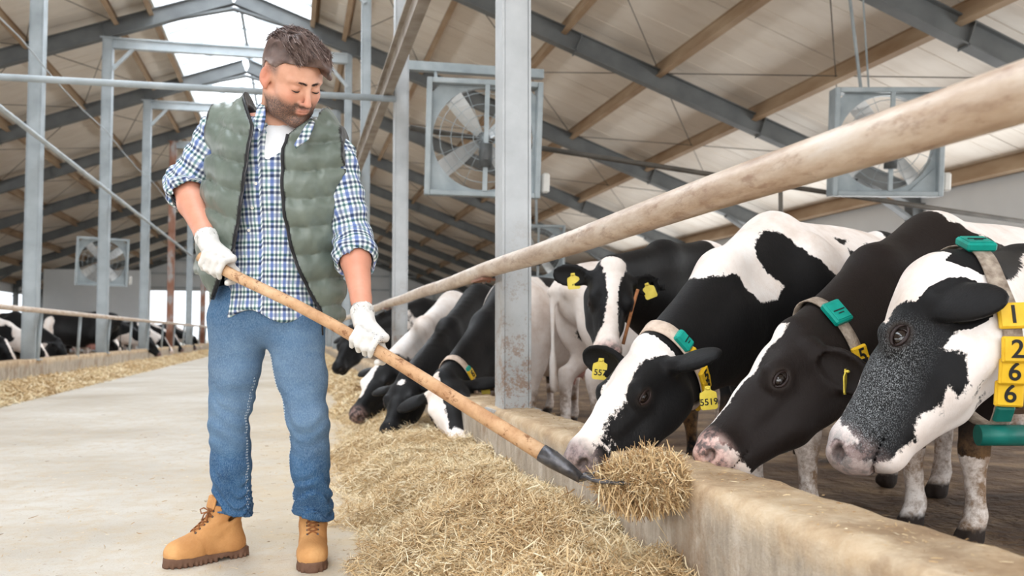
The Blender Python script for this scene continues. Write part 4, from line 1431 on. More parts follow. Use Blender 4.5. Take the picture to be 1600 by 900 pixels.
# ================================================================== feed (chopped hay) along the kerbs
def feed_mat(name, stops):
    t = NT(name)
    c = t.coord('Object')
    v = t.attr('tone')
    t.color(t.ramp(v, stops)).rough(.75).spec(.25)
    return t.m
STRAW = [(0.0, srgb(112, 80, 50)), (.15, srgb(160, 126, 86)), (.45, srgb(204, 174, 130)), (.75, srgb(228, 206, 166)), (1.0, srgb(244, 232, 202))]
M['straw'] = feed_mat('chopped_straw', STRAW)
def bank_mat():
    t = NT('feed_bank')
    c = t.coord('Object')
    n1 = t.noise(t.coord('Object', (1, .6, 1)), 60, 6, .8); n2 = t.noise(c, 5, 5, .6)
    col = t.ramp(t.math('ADD', t.math('MULTIPLY', n1, .7), t.math('MULTIPLY', n2, .3)), [(.30, srgb(120, 92, 60)), (.44, srgb(172, 142, 102)), (.54, srgb(208, 182, 140)), (.68, srgb(232, 214, 178))])
    t.color(col).rough(.85).spec(.15).bump(n1, 1.0, .02)
    return t.m
M['bank'] = bank_mat()

def edge_x(y):
    return .27 + .10 * vnoise(y * 1.1, y * 0 + 2.2, y * 0) + .06 * vnoise(y * 3.7, y * 0, y * 0 + 1.1) + .22 * np.clip((y - 6) / 5, 0, 1)
def hay_z(x, y):
    t_ = np.clip((x - edge_x(y)) / .42, 0, 1.3)
    base = .185 * (1 - (1 - np.clip(t_, 0, 1)) ** 1.8)
    l1 = vnoise(x * 4.2, y * 4.2, x * 0 + 5); l2 = vnoise(x * 11, y * 11, x * 0); l3 = vnoise(x * 30, y * 30, x * 0)
    amp = np.clip(t_ * 2.2, 0, 1)
    # trough pushed by muzzles next to the kerb near the fork
    dip = .05 * np.exp(-((x - .86) / .12) ** 2) * np.clip((2.9 - y) / .8, 0, 1)
    return base + amp * (.034 * l1 + .018 * l2 + .007 * l3) - dip - .012 * (1 - amp)
def hay_zl(x, y):
    t_ = np.clip((x + 3.84) / .62 + .15 * vnoise(y * .9, y * 0, y * 0 + 4), 0, 1)
    return .15 * (1 - t_ ** 1.5) + .03 * vnoise(x * 5, y * 4, x * 0) * (1 - t_) - .006

def ribbons(N, P, dirs, L, W, tone, bend=.25, rs=None, segs=3):
    """N narrow bent blades as one mesh: P centres, dirs unit vectors"""
    rs = rs or RNG
    up = np.zeros((N, 3)); up[:, 2] = 1
    up += rs.randn(N, 3) * .55
    side = np.cross(dirs, up); side /= np.linalg.norm(side, axis=1)[:, None] + 1e-9
    nrm = np.cross(side, dirs)
    V = []
    ts = np.linspace(-.5, .5, segs)
    bd = rs.randn(N) * bend
    tw = rs.randn(N) * .6
    for q in ts:
        c = P + dirs * (L * q)[:, None] + nrm * ((q * q - .1) * L * bd)[:, None] + side * ((q ** 3) * L * rs.randn(N) * .6)[:, None]
        w = W * (1 - .45 * abs(q) * 2)
        s_ = side * np.cos(tw * q)[:, None] + nrm * np.sin(tw * q)[:, None]
        V += [c - s_ * w[:, None] / 2, c + s_ * w[:, None] / 2]
    V = np.stack(V, 1)      # N, 2*segs, 3
    k = 2 * segs
    F = []
    b = np.arange(N) * k
    for i in range(segs - 1):
        F.append(np.stack([b + 2 * i, b + 2 * i + 1, b + 2 * i + 3, b + 2 * i + 2], 1))
    return V.reshape(-1, 3), np.concatenate(F), np.repeat(tone, k)

def bank(name, x0, x1, y0, y1, nx, ny, zf, ypow=1.0):
    xs = np.linspace(x0, x1, nx); ys = y0 + (y1 - y0) * np.linspace(0, 1, ny) ** ypow
    X, Y = np.meshgrid(xs, ys, indexing='ij')
    P = np.stack([X, Y, zf(X, Y)], -1).reshape(-1, 3)
    i = np.arange(nx - 1)[:, None] * ny + np.arange(ny - 1)[None]
    return P, np.stack([i, i + ny, i + ny + 1, i + 1], -1).reshape(-1, 4)
M['husk'] = mottled('pale_stalk', [(.3, srgb(204, 178, 132)), (.7, srgb(232, 212, 172))], 30, .7, .2)
P, F = bank('b', .0, 1.02, .6, 62, 110, 900, hay_z, 2.0)
o = mesh_obj('hay_bank', np_mesh('hay_bank', P, F), M['bank'])
tag(o, 'long bank of chopped hay lying along the right kerb', 'hay', kind='stuff')
P, F = bank('b', -3.86, -3.0, 4, 62, 40, 300, hay_zl, 1.2)
o = mesh_obj('hay_bank', np_mesh('hay_bank', P, F), M['bank'])
tag(o, 'bank of chopped hay lying along the left kerb', 'hay', kind='stuff')

def scatter_straw(name, N, ysamp, xf, zf, Lr, Wr, label, tilt=.35, lift=.012, tone0=.70):
    rs = np.random.RandomState(hash(name) % 1000 + N % 97)
    rs = np.random.RandomState(N % 977)
    y = ysamp(rs, N); x = xf(rs, y)
    z = zf(x, y)
    keep = z > -.5
    x, y, z = x[keep], y[keep], z[keep]; n = len(x)
    a = rs.rand(n) * 2 * np.pi
    el = rs.randn(n) * tilt
    d = np.stack([np.cos(a) * np.cos(el), np.sin(a) * np.cos(el), np.sin(el)], 1)
    L = Lr[0] + (Lr[1] - Lr[0]) * rs.rand(n) ** 2.2
    W = Wr[0] + (Wr[1] - Wr[0]) * rs.rand(n) ** 2
    tone = np.clip(tone0 + .22 * rs.randn(n) + .22 * vnoise(x * 4, y * 4, x * 0 + 8), 0, 1)
    Pc = np.stack([x, y, z + lift * rs.rand(n) + .35 * L * np.abs(np.sin(el))], 1)
    V, F, T = ribbons(n, Pc, d, L, W, tone, rs=rs)
    o = mesh_obj(name, np_mesh(name, V, F, {'tone': T}, smooth=False), M['straw'])
    return tag(o, label, 'straw', kind='stuff')
# near bank: dense, density falling with distance
def yn(rs, N): u = rs.rand(N); return 1.0 / (1 / 1.15 - u * (1 / 1.15 - 1 / 9.5))
scatter_straw('loose_straw', 150000, yn, lambda rs, y: edge_x(y) - .08 + (1.0 - edge_x(y) + .08) * rs.rand(len(y)) ** .85, lambda x, y: np.maximum(hay_z(x, y), .0),
              (.012, .085), (.0016, .0048), 'tangled cut straw covering the hay bank beside the right kerb', .38, .016)
scatter_straw('loose_straw', 26000, lambda rs, N: 9 + 30 * rs.rand(N) ** 1.5, lambda rs, y: edge_x(y) + (1.0 - edge_x(y)) * rs.rand(len(y)), lambda x, y: np.maximum(hay_z(x, y), .0),
              (.05, .14), (.006, .014), 'far cut straw on the bank along the right kerb', .3, .02)
scatter_straw('loose_straw', 24000, lambda rs, N: 10 + 34 * rs.rand(N) ** 1.4, lambda rs, y: -3.83 + .68 * rs.rand(len(y)) ** 1.1, lambda x, y: np.maximum(hay_zl(x, y), .0),
              (.06, .16), (.008, .016), 'cut straw on the bank along the left kerb', .3, .02)
# trodden bits on the aisle
scatter_straw('floor_straw', 9000, lambda rs, N: 1.2 + 9 * rs.rand(N) ** 1.5, lambda rs, y: .38 - 3.9 * rs.rand(len(y)) ** 2.6, lambda x, y: x * 0 + .002,
              (.006, .045), (.0012, .0035), 'thin scatter of trodden straw on the concrete aisle', .06, .002, .45)
scatter_straw('floor_straw', 1500, lambda rs, N: 1.2 + 6 * rs.rand(N), lambda rs, y: 1.02 + .2 * rs.rand(len(y)), lambda x, y: x * 0 + .422,
              (.006, .03), (.0012, .003), 'crumbs of straw lying on the top of the right kerb', .06, .003, .45)
# a few pale maize husks lying on the bank
for k, (x, y, a, L, lab) in enumerate([(.30, 2.55, 1.2, .12, 'pale dry maize husk at the edge of the hay bank, nearest the boots'), (.86, 3.4, .3, .09, 'pale dry maize husk on the hay bank close to the kerb'), (.62, 2.2, 2.2, .10, 'pale dry maize husk low in the middle of the hay bank, below the fork')]):
    rs = np.random.RandomState(50 + k)
    n = 5
    Pc = np.tile([[x, y, float(hay_z(np.array([x]), np.array([y]))[0]) + .03]], (n, 1)) + rs.randn(n, 3) * .004
    d = np.tile([[math.cos(a), math.sin(a), .35]], (n, 1)) + rs.randn(n, 3) * .10; d /= np.linalg.norm(d, axis=1)[:, None]
    V, F, T = ribbons(n, Pc, d, np.full(n, L) * (.8 + .4 * rs.rand(n)), np.full(n, .014), np.full(n, .97), rs=rs, segs=5)
    o = mesh_obj('maize_husk', np_mesh('maize_husk', V, F, {'tone': T}), M['straw'])
    tag(o, lab, 'husk', 'maize husks on the hay bank')
# ================================================================== the man
MO = at(425, 880, 3.27); MO.z = 0
MROT = Matrix.Rotation(-YAW, 4, 'Z'); MINV = MROT.inverted()
def mp(px, py, d): return MINV @ (at(px, py, d) - MO)
man = empty('person', MO, -YAW)
tag(man, 'bearded man in a quilted grey-green vest, plaid shirt and jeans holding a fork of hay', 'person')

# ---- materials
def skin_mat():
    t = NT('skin')
    c = t.coord('Object')
    base = t.ramp(t.noise(c, 9, 5, .6), [(.3, srgb(202, 148, 122)), (.7, srgb(224, 174, 150))])
    base = t.mix(t.attr('flush'), base, srgb(206, 122, 100))
    bn = t.noise(t.coord('Object', (1, 1, .35)), 420, 3, .7)
    bd = t.math('MULTIPLY', t.attr('beard'), t.math('ADD', .58, t.math('MULTIPLY', t.ramp(bn, [(.38, 0), (.62, 1)]), .60)), clamp=True)
    base = t.mix(bd, base, t.ramp(bn, [(.35, srgb(44, 33, 29)), (.72, srgb(104, 86, 78))]))
    base = t.mix(t.attr('lip'), base, srgb(190, 112, 100))
    t.color(base).rough(.48).spec(.35)
    t.b.inputs['Subsurface Weight'].default_value = .08
    t.b.inputs['Subsurface Radius'].default_value = (.012, .005, .003)
    t.bump(t.noise(c, 160, 4, .6), .15, .002)
    return t.m
def hair_mat():
    t = NT('greying_brown_hair')
    c = t.coord('Object')
    st = t.noise(t.coord('Generated', (60, 9, 14)), 3.0, 5, .7)
    n = t.noise(c, 60, 4, .7)
    col = t.ramp(t.math('ADD', t.math('MULTIPLY', t.attr('tone'), .6), t.math('MULTIPLY', n, .4)), [(.2, srgb(58, 44, 40)), (.5, srgb(104, 84, 78)), (.8, srgb(164, 146, 140))])
    t.color(col).rough(.42).spec(.5)
    return t.m
def denim_mat():
    t = NT('faded_blue_denim')
    c = t.coord('Object')
    weave = t.noise(t.coord('Object', (1, 1, .4)), 330, 3, .8)
    big = t.noise(c, 7, 6, .65)
    col = t.ramp(big, [(.3, srgb(27, 62, 100)), (.5, srgb(43, 84, 126)), (.7, srgb(70, 110, 150))])
    fade = t.math('MULTIPLY', t.attr('fade'), t.ramp(t.noise(t.coord('Object', (1, 1, 2.4)), 6, 6, .7), [(.3, .45), (.65, 1)]), clamp=True)
    col = t.mix(fade, col, srgb(120, 142, 164))
    col = t.mix(t.ramp(weave, [(.42, 0), (.66, .35)]), col, srgb(150, 176, 198))
    t.color(col).rough(.85).spec(.15)
    t.bump(t.math('ADD', weave, t.math('MULTIPLY', t.noise(t.coord('Object', (1, 1, 2.2)), 16, 5, .6), 2.2)), .45, .006)
    return t.m
def plaid_mat():
    t = NT('blue_green_plaid_cotton')
    def stripes(a):
        # one repeat = 0.074 m: blue band, green line, navy line on white
        def band(off, w, soft=.04):
            f = t.math('FRACT', t.math('ADD', t.math('DIVIDE', a, .056), off))
            d = t.math('ABSOLUTE', t.math('SUBTRACT', f, .5))
            return t.math('SUBTRACT', 1.0, t.ramp(d, [(max(w - soft, 0), 0), (w + soft, 1)]))
        return band(0, .115), band(.36, .075), band(.66, .085)
    u = t.attr('pu'); v = t.attr('pv')
    bu, gu, nu = stripes(u); bv, gv, nv = stripes(v)
    col = t.mix(0.0, srgb(236, 242, 244), srgb(236, 242, 244))
    col = t.mix(t.math('MULTIPLY', bu, .78), col, srgb(58, 92, 164)); col = t.mix(t.math('MULTIPLY', bv, .55), col, srgb(58, 92, 164))
    col = t.mix(t.math('MULTIPLY', gu, .66), col, srgb(22, 104, 96)); col = t.mix(t.math('MULTIPLY', gv, .66), col, srgb(22, 104, 96))
    col = t.mix(t.math('MULTIPLY', nu, .66), col, srgb(26, 52, 96)); col = t.mix(t.math('MULTIPLY', nv, .70), col, srgb(24, 48, 90))
    dk = t.math('MULTIPLY', t.math('MAXIMUM', t.math('MAXIMUM', bu, gu), nu), t.math('MAXIMUM', gv, nv))
    col = t.mix(t.math('MULTIPLY', dk, .6), col, srgb(16, 34, 62))
    c = t.coord('Object')
    t.color(col).rough(.8).spec(.15)
    t.bump(t.math('ADD', t.noise(c, 300, 2, .5), t.math('MULTIPLY', t.noise(c, 14, 5, .6), 2.5)), .35, .006)
    return t.m
def vest_mat():
    t = NT('grey_green_quilted_nylon')
    c = t.coord('Object')
    wr = t.noise(t.coord('Object', (1.5, 1.2, 1.0)), 11, 2, .45)
    col = t.ramp(t.noise(c, 6, 4, .6), [(.3, srgb(84, 94, 86)), (.7, srgb(110, 120, 111))])
    col = t.mix(t.attr('trim'), col, (.012, .012, .013))
    t.color(col).rough(.40).spec(.5)
    t.b.inputs['Sheen Weight'].default_value = .1
    t.bump(t.math('ADD', wr, t.math('MULTIPLY', t.noise(c, 60, 2, .5), .05)), .55, .022)
    return t.m
M['skin'] = skin_mat(); M['hair'] = hair_mat(); M['denim'] = denim_mat(); M['plaid'] = plaid_mat(); M['vest'] = vest_mat()
M['tee'] = mottled('white_cotton', [(.3, srgb(226, 228, 232)), (.7, srgb(240, 241, 244))], 8, .85, .3, bscale=18)
M['glove'] = mottled('white_knit_glove', [(.3, srgb(208, 205, 200)), (.7, srgb(224, 222, 219))], 30, .95, .5, bscale=260, dist=.003)
M['dots'] = mottled('blue_grip_dots', [(.3, srgb(40, 52, 80)), (.7, srgb(60, 74, 104))], 30, .5, 0)
M['nubuck'] = mottled('tan_nubuck', [(.3, srgb(176, 122, 72)), (.6, srgb(202, 150, 96)), (.8, srgb(216, 168, 114))], 9, .8, .25, bscale=120, detail=6)
M['sole'] = mottled('brown_rubber_sole', [(.3, srgb(92, 66, 52)), (.7, srgb(124, 94, 76))], 12, .8, .2)
M['lace'] = mottled('brown_lace', [(.3, srgb(120, 74, 42)), (.7, srgb(160, 104, 64))], 60, .9, .3)
M['black_cloth'] = mottled('black_trim', [(.3, (.010, .010, .011)), (.7, (.02, .02, .022))], 20, .6, .1)
M['stitch'] = mottled('pale_stitching', [(.3, srgb(196, 206, 214)), (.7, srgb(222, 228, 232))], 20, .8, 0)
M['button'] = mottled('pearl_button', [(.3, srgb(214, 210, 200)), (.7, srgb(234, 230, 222))], 20, .3, 0)
def wood_mat():
    t = NT('peeled_wood_handle')
    c = t.coord('Object')
    n1 = t.noise(t.coord('Object', (1, 1, 1)), 7, 6, .7)
    n2 = t.noise(c, 34, 5, .75)
    col = t.ramp(n1, [(.28, srgb(158, 112, 76)), (.5, srgb(196, 156, 118)), (.7, srgb(218, 186, 152))])
    col = t.mix(t.ramp(n2, [(.56, 0), (.66, .8)]), col, srgb(112, 66, 36))
    t.color(col).rough(.6).spec(.3).bump(n2, .3, .004)
    return t.m
M['wood'] = wood_mat()
M['fork_steel'] = mottled('dark_worn_steel', [(.3, srgb(62, 62, 66)), (.7, srgb(116, 114, 116))], 22, .38, .2, metal=.7)

def vpx(pts, g=None): return [mp(*p) for p in pts]
# joints
J = dict(neck=mp(432, 206, 3.22), shR=mp(350, 205, 3.27), shL=mp(522, 250, 3.22), elR=mp(290, 292, 3.27), wrR=mp(327, 382, 3.09),
         elL=mp(551, 372, 3.20), wrL=mp(568, 494, 2.93), chest=mp(438, 262, 3.23), waist=mp(430, 415, 3.26), pel=mp(418, 480, 3.28),
         hiR=mp(374, 500, 3.28), hiL=mp(459, 505, 3.26), knR=mp(359, 655, 3.27), knL=mp(482, 655, 3.20), anR=mp(364, 805, 3.36), anL=mp(489, 808, 3.30))
YA = (0, 1, 0)
# ---- head frame
FV = Vector((.62, -.58, -.60)).normalized()
HUP = Vector((.12, -.30, .9))
HM = frame(FV, HUP)
HSc = 1.13
H0 = mp(458, 121, 3.10)
def Hd(x, y, z): return H0 + HM @ Vector((x, y, z)) * HSc

lo = np.array([-.45, -.45, -.02]); hi = np.array([.48, .25, 1.95])
hl = np.array(H0) - .19; hh = np.array(H0) + .19
g = SDF(axis_grid(lo[0], hi[0], .013, [(hl[0], hh[0], .0044)]), axis_grid(lo[1], hi[1], .013, [(hl[1], hh[1], .0044)]), axis_grid(lo[2], H0.z + .2, .014, [(hl[2] + .02, hh[2], .0044)]))
HMn = np.array(HM)
def hE(c, r, k=.02, mode='add', rot=None):
    Mx = HMn if rot is None else np.array(HM @ rot)
    g.ell(Hd(*c), [a * HSc for a in r], Mx, k * HSc, mode)
def hC(a, b, ra, rb, k=.015, mode='add'): g.cone(Hd(*a), Hd(*b), ra * HSc, rb * HSc, k * HSc, mode)
# torso, limbs under the clothes
g.cone(J['chest'] + Vector((0, 0, .03)), J['waist'], .165, .135, .05, squash=(YA, .66))
g.cone(J['waist'], J['pel'], .135, .13, .05, squash=(YA, .66))
g.cone(J['shR'], J['shL'], .055, .055, .06)
g.cone(J['neck'], J['shR'], .05, .05, .05); g.cone(J['neck'], J['shL'], .05, .05, .05)
for a, b, c, r in (('shR', 'elR', 'wrR', 1), ('shL', 'elL', 'wrL', 1)):
    g.cone(J[a], J[b], .052, .042, .02)
    m_ = J[b].lerp(J[c], .30)
    g.cone(J[b], m_, .042, .049, .02); g.cone(m_, J[b].lerp(J[c], .8), .049, .034, .02); g.cone(J[b].lerp(J[c], .8), J[c] + (J[c] - J[b]).normalized() * .01, .034, .026, .01, )
for a, b, c in (('hiR', 'knR', 'anR'), ('hiL', 'knL', 'anL')):
    g.cone(J[a], J[b], .072, .048, .02); g.cone(J[b], J[b].lerp(J[c], .80), .048, .04, .02)
# neck
g.cone(Hd(-.035, 0, -.06), J['neck'] + Vector((0, 0, -.02)), .060 * HSc, .066, .035)
# skull and face
hE((-.018, 0, .030), (.100, .078, .092), .02)
hE((.020, 0, .020), (.070, .068, .085), .02)
hE((.028, 0, -.040), (.060, .058, .075), .02)
for sy in (-1, 1):
    hC((-.015, sy * .056, -.050), (.030, sy * .046, -.088), .022, .020, .02)
    hC((.030, sy * .046, -.088), (.072, sy * .014, -.108), .020, .017, .02)
    hE((.052, sy * .042, -.028), (.028, .022, .020), .02)       # cheekbone
    hE((.056, sy * .032, -.058), (.026, .020, .026), .02)
    hC((.083, sy * .013, .020), (.068, sy * .047, .019), .0105, .009, .010)  # brow
    hE((.091, sy * .030, -.002), (.016, .018, .0115), .010, 'sub')             # socket
    hE((.0735, sy * .0315, -.001), (.0145, .0155, .0135), .005)                # lids over the ball
for sy in (-1, 1): hE((.090, sy * .031, .0085), (.012, .0155, .0018), .003, 'sub')
hE((.078, 0, -.104), (.020, .020, .017), .015)
hC((.087, 0, .012), (.108, 0, -.034), .0070, .0095, .009)
hE((.110, 0, -.039), (.0120, .0105, .0090), .006)
for sy in (-1, 1): hE((.096, sy * .0135, -.043), (.011, .0068, .0070), .005)
for sy in (-1, 1): hE((.101, sy * .0075, -.0495), (.006, .004, .003), .003, 'sub')
hE((.079, 0, -.066), (.016, .026, .016), .012)                  # muzzle of the mouth
hE((.0925, 0, -.0635), (.0065, .021, .0032), .004); hE((.0905, 0, -.0725), (.0075, .018, .0040), .004)
hE((.0990, 0, -.0680), (.010, .024, .0011), .002, 'sub')
hE((.096, 0, -.054), (.006, .004, .008), .004, 'sub')
# ears
for sy in (-1, 1):
    Rr = Matrix.Rotation(sy * -.35, 3, 'Z') @ Matrix.Rotation(.15, 3, 'Y')
    hE((-.012, sy * .082, -.006), (.021, .009, .033), .006, 'add', Rr)
    hE((-.003, sy * .098, -.002), (.0155, .0175, .0255), .002, 'sub', Rr)
    hE((-.014, sy * .084, -.002), (.0035, .006, .014), .003, 'add', Rr)
    hE((-.006, sy * .081, -.033), (.009, .006, .010), .006)
P, F = g.mesh('b'); P = relax(P, F, 1, .4)
q = (P - np.array(H0)) @ HMn / HSc
def ss_(a, b, x): t_ = np.clip((x - a) / (b - a), 0, 1); return t_ * t_ * (3 - 2 * t_)
hx, hy, hz = q.T
ish = (np.abs(hx) < .16) & (np.abs(hy) < .12) & (np.abs(hz) < .16)
jaw = ss_(-.030, -.062, hz + .25 * np.clip(.05 - hx, 0, .1) - .35 * np.clip(-.01 - hx, 0, .1)) * ss_(-.035, -.012, hx)
mous = np.exp(-((hz + .052) / .008) ** 2) * ss_(.034, .026, np.abs(hy)) * ss_(.07, .085, hx)
lipm = (np.exp(-((hz + .063) / .005) ** 2) + np.exp(-((hz + .0735) / .005) ** 2)) * ss_(.024, .016, np.abs(hy)) * ss_(.085, .092, hx)
cheekfree = ss_(.03, .05, np.abs(hy)) * 0 + 1
beard = np.clip(jaw * (1 - .9 * np.clip(lipm, 0, 1)) + mous, 0, 1) * ish * ss_(-.135, -.115, hz)
near_lip = np.exp(-((hz + .068) / .010) ** 2) * ss_(.026, .018, np.abs(hy)) * ss_(.08, .09, hx)
beard = beard * (1 - .75 * near_lip)
stub = ss_(.0, .03, hz + .5 * np.clip(hx, -.1, 0)) * ss_(.042, .020, hx) * ss_(.045, .062, np.abs(hy)) * ish * .8
beard = np.maximum(beard, stub)
flush = np.clip(np.exp(-(((hx - .107) / .02) ** 2 + (hy / .02) ** 2 + ((hz + .036) / .018) ** 2)) * .55 + ss_(.074, .084, np.abs(hy)) * ish * .55
                + np.exp(-(((hz + .03) / .03) ** 2 + ((np.abs(hy) - .045) / .02) ** 2)) * .35 * ish + (~ish) * .35, 0, 1)
skin = mesh_obj('body', np_mesh('man_body', P, F, {'beard': beard, 'lip': np.clip(lipm, 0, 1) * ish * .45, 'flush': flush}), M['skin'], man)
# eyes, lashes, brows
for sy in (-1, 1):
    # nearly closed lids: dark lash line with a sliver of the eye below
    pts = [Hd(.0735 + .0155 * math.sqrt(max(0, 1 - (u / 1.12) ** 2)) * .98, sy * (.0315 + .0135 * u), -.0055 - .0022 * (1 - u * u)) for u in np.linspace(-1, 1, 9)]
    MB().tube(pts, [.0003, .0007, .0009, .0010, .0011, .0010, .0009, .0007, .0003], 6).build('eyelash', M['ink'], man)
    pts = [p + HM @ Vector((-.0004, 0, -.0022)) for p in pts]
    MB().tube(pts, [.0002, .0006, .0010, .0012, .0012, .0012, .0010, .0006, .0002], 6).build('eye', M['eye'], man)
    rs = np.random.RandomState(5 + sy)
    n = 260; u = rs.rand(n)
    cp = np.array([list(Hd(.0955 - .030 * v_ ** 1.7, sy * (.011 + .041 * v_), .0185 + .003 * math.sin(v_ * 3) - .004 * v_ + .0018 * r_)) for v_, r_ in zip(u, rs.randn(n))])
    dd = np.array([list((HM @ Vector((-.4 * v_, sy * 1.0, .35 - .7 * v_))).normalized()) for v_ in u]) + rs.randn(n, 3) * .22
    dd /= np.linalg.norm(dd, axis=1)[:, None]
    V_, F_, T_ = ribbons(n, cp, dd, .009 + .004 * rs.rand(n), np.full(n, .0011), .1 + .25 * rs.rand(n), rs=rs)
    mesh_obj('eyebrow', np_mesh('eyebrow', V_, F_, {'tone': T_}, smooth=False), M['hair'], man)

for sy in (-1, 1): pass
# ---- hair: cropped sides, longer top swept forward over the brow
gh = SDF(*[axis_grid(H0[i] - .2, H0[i] + .2, .0050) for i in range(3)])
def kE(c, r, k=.02, mode='add'): gh.ell(Hd(*c), [a * HSc for a in r], HMn, k * HSc, mode)
kE((-.020, 0, .032), (.1035, .0815, .0955), .01)
kE((.000, -.005, .070), (.092, .070, .066), .03)
kE((.055, .010, .095), (.048, .052, .030), .02)
gh.cone(Hd(.045, -.03, .118), Hd(.097, .035, .072), .030 * HSc, .020 * HSc, .02)
gh.cone(Hd(.090, .030, .078), Hd(.088, .066, .040), .018 * HSc, .008 * HSc, .015)
def cut(X, Y, Z):
    x = ((X - H0.x) * HM[0][0] + (Y - H0.y) * HM[1][0] + (Z - H0.z) * HM[2][0]) / HSc
    y = ((X - H0.x) * HM[0][1] + (Y - H0.y) * HM[1][1] + (Z - H0.z) * HM[2][1]) / HSc
    z = ((X - H0.x) * HM[0][2] + (Y - H0.y) * HM[1][2] + (Z - H0.z) * HM[2][2]) / HSc
    return x, y, z
def hairline(X, Y, Z):
    x, y, z = cut(X, Y, Z)
    line = np.where(x > .045, .060 + .25 * (x - .045), np.where(x > .020, .034 + (x - .020) * 1.04, np.where(x > -.03, .034, .034 - (-.03 - x) * 1.5)))
    line = line - .05 * ss_(.02, .07, y) * (x > .05)
    return (z - line)          # positive above the hairline is kept
gh.func(lambda X, Y, Z: -hairline(X, Y, Z) * .7, .006, 'sub') if False else None
A = gh.D
X, Y, Z = gh.xs[:, None, None], gh.ys[None, :, None], gh.zs[None, None, :]
x_, y_, z_ = cut(X, Y, Z)
strand = .0022 * np.sin(90 * (y_ * 1.0 - .55 * x_) * 2 + 3 * vnoise(x_ * 20, y_ * 20, z_ * 20)) * ss_(.06, .09, z_) + .0016 * vnoise(x_ * 60, y_ * 140, z_ * 60)
A = A + (strand * HSc).astype(np.float32)
gh.D = np.maximum(A, (-(hairline(X, Y, Z)) * .8).astype(np.float32))
P, F = gh.mesh('h'); P = relax(P, F, 1, .3)
q = (P - np.array(H0)) @ HMn / HSc
tone = np.clip(.30 + .35 * vnoise(q[:, 0] * 30, q[:, 1] * 90, q[:, 2] * 30) + .40 * ss_(.085, .03, q[:, 2]) * ss_(.03, .06, np.abs(q[:, 1])), 0, 1)
mesh_obj('hair', np_mesh('hair', P, F, {'tone': tone}), M['hair'], man)
# loose strands following the sweep
rs = np.random.RandomState(11)
n = 6000
u = rs.rand(n); v = rs.rand(n)
pts0 = []; dd = []
for a_, b_ in zip(u, v):
    th = (a_ - .5) * 2.6; ph = b_
    x0 = -.09 + .175 * ph; y0 = .062 * math.sin(th)
    zt = .118 * math.sqrt(max(.05, 1 - ((x0 + .005) / .115) ** 2)) * math.cos(th * .62) + .016 + .008 * ph
    pts0.append(list(Hd(x0, y0, zt))); dd.append(list(HM @ Vector((1.0, .55 + .2 * math.sin(th), -.10 - .9 * ph * ph))))
pts0 = np.array(pts0); dd = np.array(dd) + rs.randn(n, 3) * .10
vv = np.array([list(Vector(a_)) for a_ in pts0])
# settle each strand on the hair surface
for _ in range(14):
    d0 = tri_sample(gh, vv)
    e = .004
    gr = np.stack([tri_sample(gh, vv + np.eye(3)[i] * e) - tri_sample(gh, vv - np.eye(3)[i] * e) for i in range(3)], 1)
    gn = gr / (np.linalg.norm(gr, axis=1)[:, None] + 1e-9)
    vv = vv - gn * np.clip(d0 - .001, -.02, .02)[:, None]
dd = dd / np.linalg.norm(dd, axis=1)[:, None]
dd = dd - gn * ((dd * gn).sum(1) + .02)[:, None]; dd /= np.linalg.norm(dd, axis=1)[:, None]
ql = (vv - np.array(H0)) @ HMn / HSc
ok = (np.abs(tri_sample(gh, vv)) < .004) & (ql[:, 2] > .036)
vv, dd = vv[ok], dd[ok]; n = len(vv)
V_, F_, T_ = ribbons(n, vv, dd, .030 + .03 * rs.rand(n), .0012 + .0014 * rs.rand(n), np.clip(.45 + .28 * rs.randn(n), 0, 1), rs=rs, segs=4, bend=.2)
mesh_obj('hair_strands', np_mesh('hair_strands', V_, F_, {'tone': T_}, smooth=False), M['hair'], man)['kind'] = 'stuff'

# ---- jeans
zA = .155
g = SDF(axis_grid(-.36, .36, .0078), axis_grid(-.32, .30, .0085), axis_grid(zA - .03, 1.02, .0078))
g.cone(J['hiR'] + Vector((.02, 0, .03)), J['hiL'] + Vector((-.02, 0, .03)), .115, .115, .03, squash=(YA, .92))
g.cone(J['pel'] + Vector((-.06, 0, .02)), J['pel'] + Vector((.07, 0, .02)), .115, .115, .03)
for (hp, kn, an, sx) in (('hiR', 'knR', 'anR', -1), ('hiL', 'knL', 'anL', 1)):
    th = J[hp].lerp(J[kn], .52)
    g.cone(J[hp], th, .108, .083, .025); g.cone(th, J[kn], .083, .068, .03)
    cf = J[kn].lerp(J[an], .45)
    g.cone(J[kn], cf, .067, .065, .02); g.cone(cf, J[an] - Vector((0, 0, .0)), .065, .066, .02)
    g.cone(J[an] + Vector((0, 0, .035)), J[an] - Vector((0, 0, .05)), .064, .072, .015)
X, Y, Z = g.xs[:, None, None], g.ys[None, :, None], g.zs[None, None, :]
low = ss_(.38, .20, Z); kneeb = np.exp(-((Z - J['knR'].z) / .09) ** 2)
wr = (.007 * vnoise(X * 9, Y * 9, Z * 14) + .0045 * np.sin(Z * 95 + 55 * X + 10 * vnoise(X * 8, Y * 8, Z * 6)) * (.10 + .7 * kneeb)
      + .0085 * low * np.sin(Z * 130 + 30 * X + 14 * vnoise(X * 9, Y * 9, Z * 6)) + .003 * vnoise(X * 22, Y * 22, Z * 30))
g.D = g.D + wr.astype(np.float32)
cutz = zA + .035 * np.clip(X / .1, -1, 1) * 0 + .012 * np.sin(X * 22)
g.D = np.maximum(g.D, (cutz - Z).astype(np.float32))
g.D = np.maximum(g.D, (Z - .975).astype(np.float32))
P, F = g.mesh('j'); P = relax(P, F, 1, .4)
thz = (J['hiR'].z + J['knR'].z) / 2
front = ss_(.06, -.06, P[:, 1])
